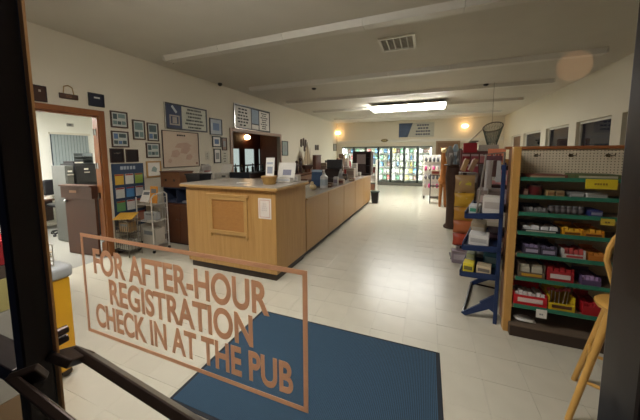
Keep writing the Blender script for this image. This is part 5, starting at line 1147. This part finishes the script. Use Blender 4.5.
# white display board
wb = thing('display_board', 'white freestanding pegboard with hanging packets', 'display', (.1, 11.2, 0))
a, b = PX(423.5, 155, y=11.2), PX(441, 155, y=11.2)
MB().box(a.x, b.x, 11.2, 11.24, .12, a.z).build('panel', M_WHITE, wb, .004)
for x in (a.x + .06, b.x - .06): MB().box(x - .03, x + .03, 11.0, 11.45, .0, .06).box(x - .02, x + .02, 11.2, 11.24, .06, .12).build('foot', M_CHROME, wb)
for r in range(4):
    for c_ in range(4):
        x, z = a.x + .1 + c_ * (b.x - a.x - .2) / 3, 1.42 - r * .33
        m = (rgb(90, 90, 92), rgb(206, 70, 130), rgb(110, 104, 110), rgb(176, 150, 140))[(r + c_ * 2) % 4 if r else 0]
        t = thing('hanging_item', '%s item, %s row of the white board' % (('first', 'second', 'third', 'fourth')[c_], ('top', 'second', 'third', 'lowest')[r]), 'packet', (x, 11.14, z), group='packets on the white display board')
        MB().lathe((0, 0, 0), [(.02, 0), (.05, .04), (.045, .12), (.015, .17)], 8).build('item', m, t, local=True); MB().box(-.05, .05, .05, .056, .1, .24).build('backing_card', rgb(200, 196, 190), t, local=True)
# wire floor stands near the board
t = thing('wire_floor_stand', 'low dark wire stand in front of the white board', 'rack', (.35, 10.3, 0))
for (x, y) in ((.12, 10.1), (.42, 10.1), (.12, 10.4), (.42, 10.4)): MB().cyl((x, y, 0), (x, y, 1.0), .014).build('leg', M_BLACK, t)
for z in (.2, .6, .98): MB().box(.1, .44, 10.08, 10.42, z, z + .02).build('shelf', rgb(60, 50, 44), t)
carton('pale box on top of the low wire stand', (.27, 10.25, 1.001), (.26, .26, .16), rgb(180, 160, 140), rgb(150, 60, 60), name='stand_box')
# fishing net on the far right
nt_ = thing('landing_net', 'fishing landing net with round hoop hung high on right', 'net', (1.6, 8.0, 2.0))
c = PX(493, 127, y=8.0); R_ = .22
hoop = [(c.x + R_ * math.cos(q * math.pi / 10), 8.0 + .25 * R_ * math.cos(q * math.pi / 10) * 0 + .12 * math.sin(q * math.pi / 10), c.z + .12 * math.sin(q * math.pi / 10) + .05 * math.cos(q * math.pi / 10)) for q in range(20)]
MB().tube(hoop + hoop[:1], .012, 6).build('hoop', rgb(70, 62, 52, .4, .5), nt_)
nb = MB(); rings = []
for j in range(6):
    f = 1 - .11 * j; dz = .09 * j
    rings.append([(c.x - .0 + (h[0] - c.x) * f, 8.0 + (h[1] - 8.0) * f, c.z + (h[2] - c.z) * (f) - dz) for h in hoop])
for j in range(6):
    for i in range(20):
        if j: nb.cyl(rings[j][i], rings[j][(i + 1) % 20], .006, n=4)
        if j < 5: nb.cyl(rings[j][i], rings[j + 1][(i + 1) % 20], .006, n=4); nb.cyl(rings[j][i], rings[j + 1][i], .006, n=4)
o = nb.build('netting', rgb(78, 92, 84), nt_); o['kind'] = 'stuff'
MB().cyl((c.x, 8.12, c.z + .12), (c.x, 8.12, ZC - .001), .004).build('cord', rgb(120, 116, 100), nt_)
e = PX(461, 149, y=7.9); MB().cyl((c.x - R_, 8.0, c.z - .05), (e.x, 7.9, e.z), .014).build('handle', rgb(180, 170, 150, .3, .4), nt_)
# tall wooden shelf end behind the gondola by the wall, under the windows
t = thing('wall_shelf', 'dark shelving along the right wall under the windows', 'shelf unit', (3.0, 9, 0))
MB().box(2.9, 3.33, 6.0, 14.0, 0, .08).box(3.3, 3.33, 6.0, 14.0, .08, 1.3).build('carcass', M_DARKW, t)
for z in (.4, .75, 1.1): MB().box(2.95, 3.3, 6.0, 14.0, z, z + .025).build('shelf', M_SHELF, t)
for y in (6.0, 8.0, 10.0, 12.0, 13.97): MB().box(2.92, 3.3, y, y + .03, .08, 1.3).build('upright', M_DARKW, t)
t = thing('centre_gondola', 'brown double sided gondola farther down the right side', 'shelf unit', (1.6, 8.8, 0))
MB().box(1.2, 2.2, 7.6, 10.4, 0, .12).build('base', M_DARKW, t); MB().box(1.66, 1.7, 7.6, 10.4, .12, 1.6).build('back_board', rgb(150, 130, 104), t)
for z in (.5, .85, 1.2): MB().box(1.25, 1.65, 7.62, 10.38, z, z + .025).box(1.71, 2.15, 7.62, 10.38, z, z + .025).build('shelf', M_SHELF, t)
MB().box(1.2, 2.2, 7.55, 7.6, 0, 1.6).build('end_panel', M_PINE, t, .004)
for k in range(9):
    carton(('first', 'second', 'third', 'fourth', 'fifth', 'sixth', 'seventh', 'eighth', 'ninth')[k] + ' box along the aisle side of the far gondola', (1.42, 7.92 + (k % 3) * .8, (.526, .876, 1.226)[k // 3]), (.3, .5, .24), rgb(*((150, 60, 50), (190, 170, 130), (90, 110, 130), (170, 150, 140), (120, 80, 60), (200, 180, 90), (110, 120, 90), (180, 90, 80), (150, 150, 150))[k]), rgb(210, 204, 190), name='shelf_box')

# ================================================================== STOOL
stl = thing('bar_stool', 'light wood spindle back stool by the entrance', 'stool', (1.18, 2.27, 0))
sx, sy, sz = 1.21, 2.2, .74
MB().lathe((sx, sy, sz), [(.14, 0), (.165, .015), (.17, .035), (.155, .045), (.1, .04)], 20).build('seat', M_STOOL, stl)
la = [math.radians(200 + 90 * i) for i in range(4)]
foot = lambda a, r, z: (sx + r * math.cos(a), sy + r * math.sin(a), z)
for a_ in la: MB().cyl(foot(a_, .33, 0), foot(a_, .13, sz + .005), .017, .022, 10).build('leg', M_STOOL, stl)
for k in range(4):
    z = (.28, .36)[k % 2]; r = .33 - .2 * z / sz
    MB().cyl(foot(la[k], r, z), foot(la[(k + 1) % 4], r, z), .011).build('stretcher', M_STOOL, stl)
hp = [(sx + .2 * math.cos(q), sy - .12, sz + .36 + .25 * math.sin(q)) for q in [math.pi * i / 12 for i in range(13)]]
hp = [(sx + .1, sy - .1, sz + .035)] + hp + [(sx - .1, sy - .1, sz + .035)]
MB().tube(hp, .015, 8).build('back_hoop', M_STOOL, stl)
for k in range(5):
    u = -.11 + k * .055; MB().cyl((sx + u * .8, sy - .1, sz + .035), (sx + u * 1.15, sy - .12, sz + .36 + .25 * math.sqrt(max(0, 1 - (u * 1.15 / .19) ** 2))), .008).build('spindle', M_STOOL, stl)
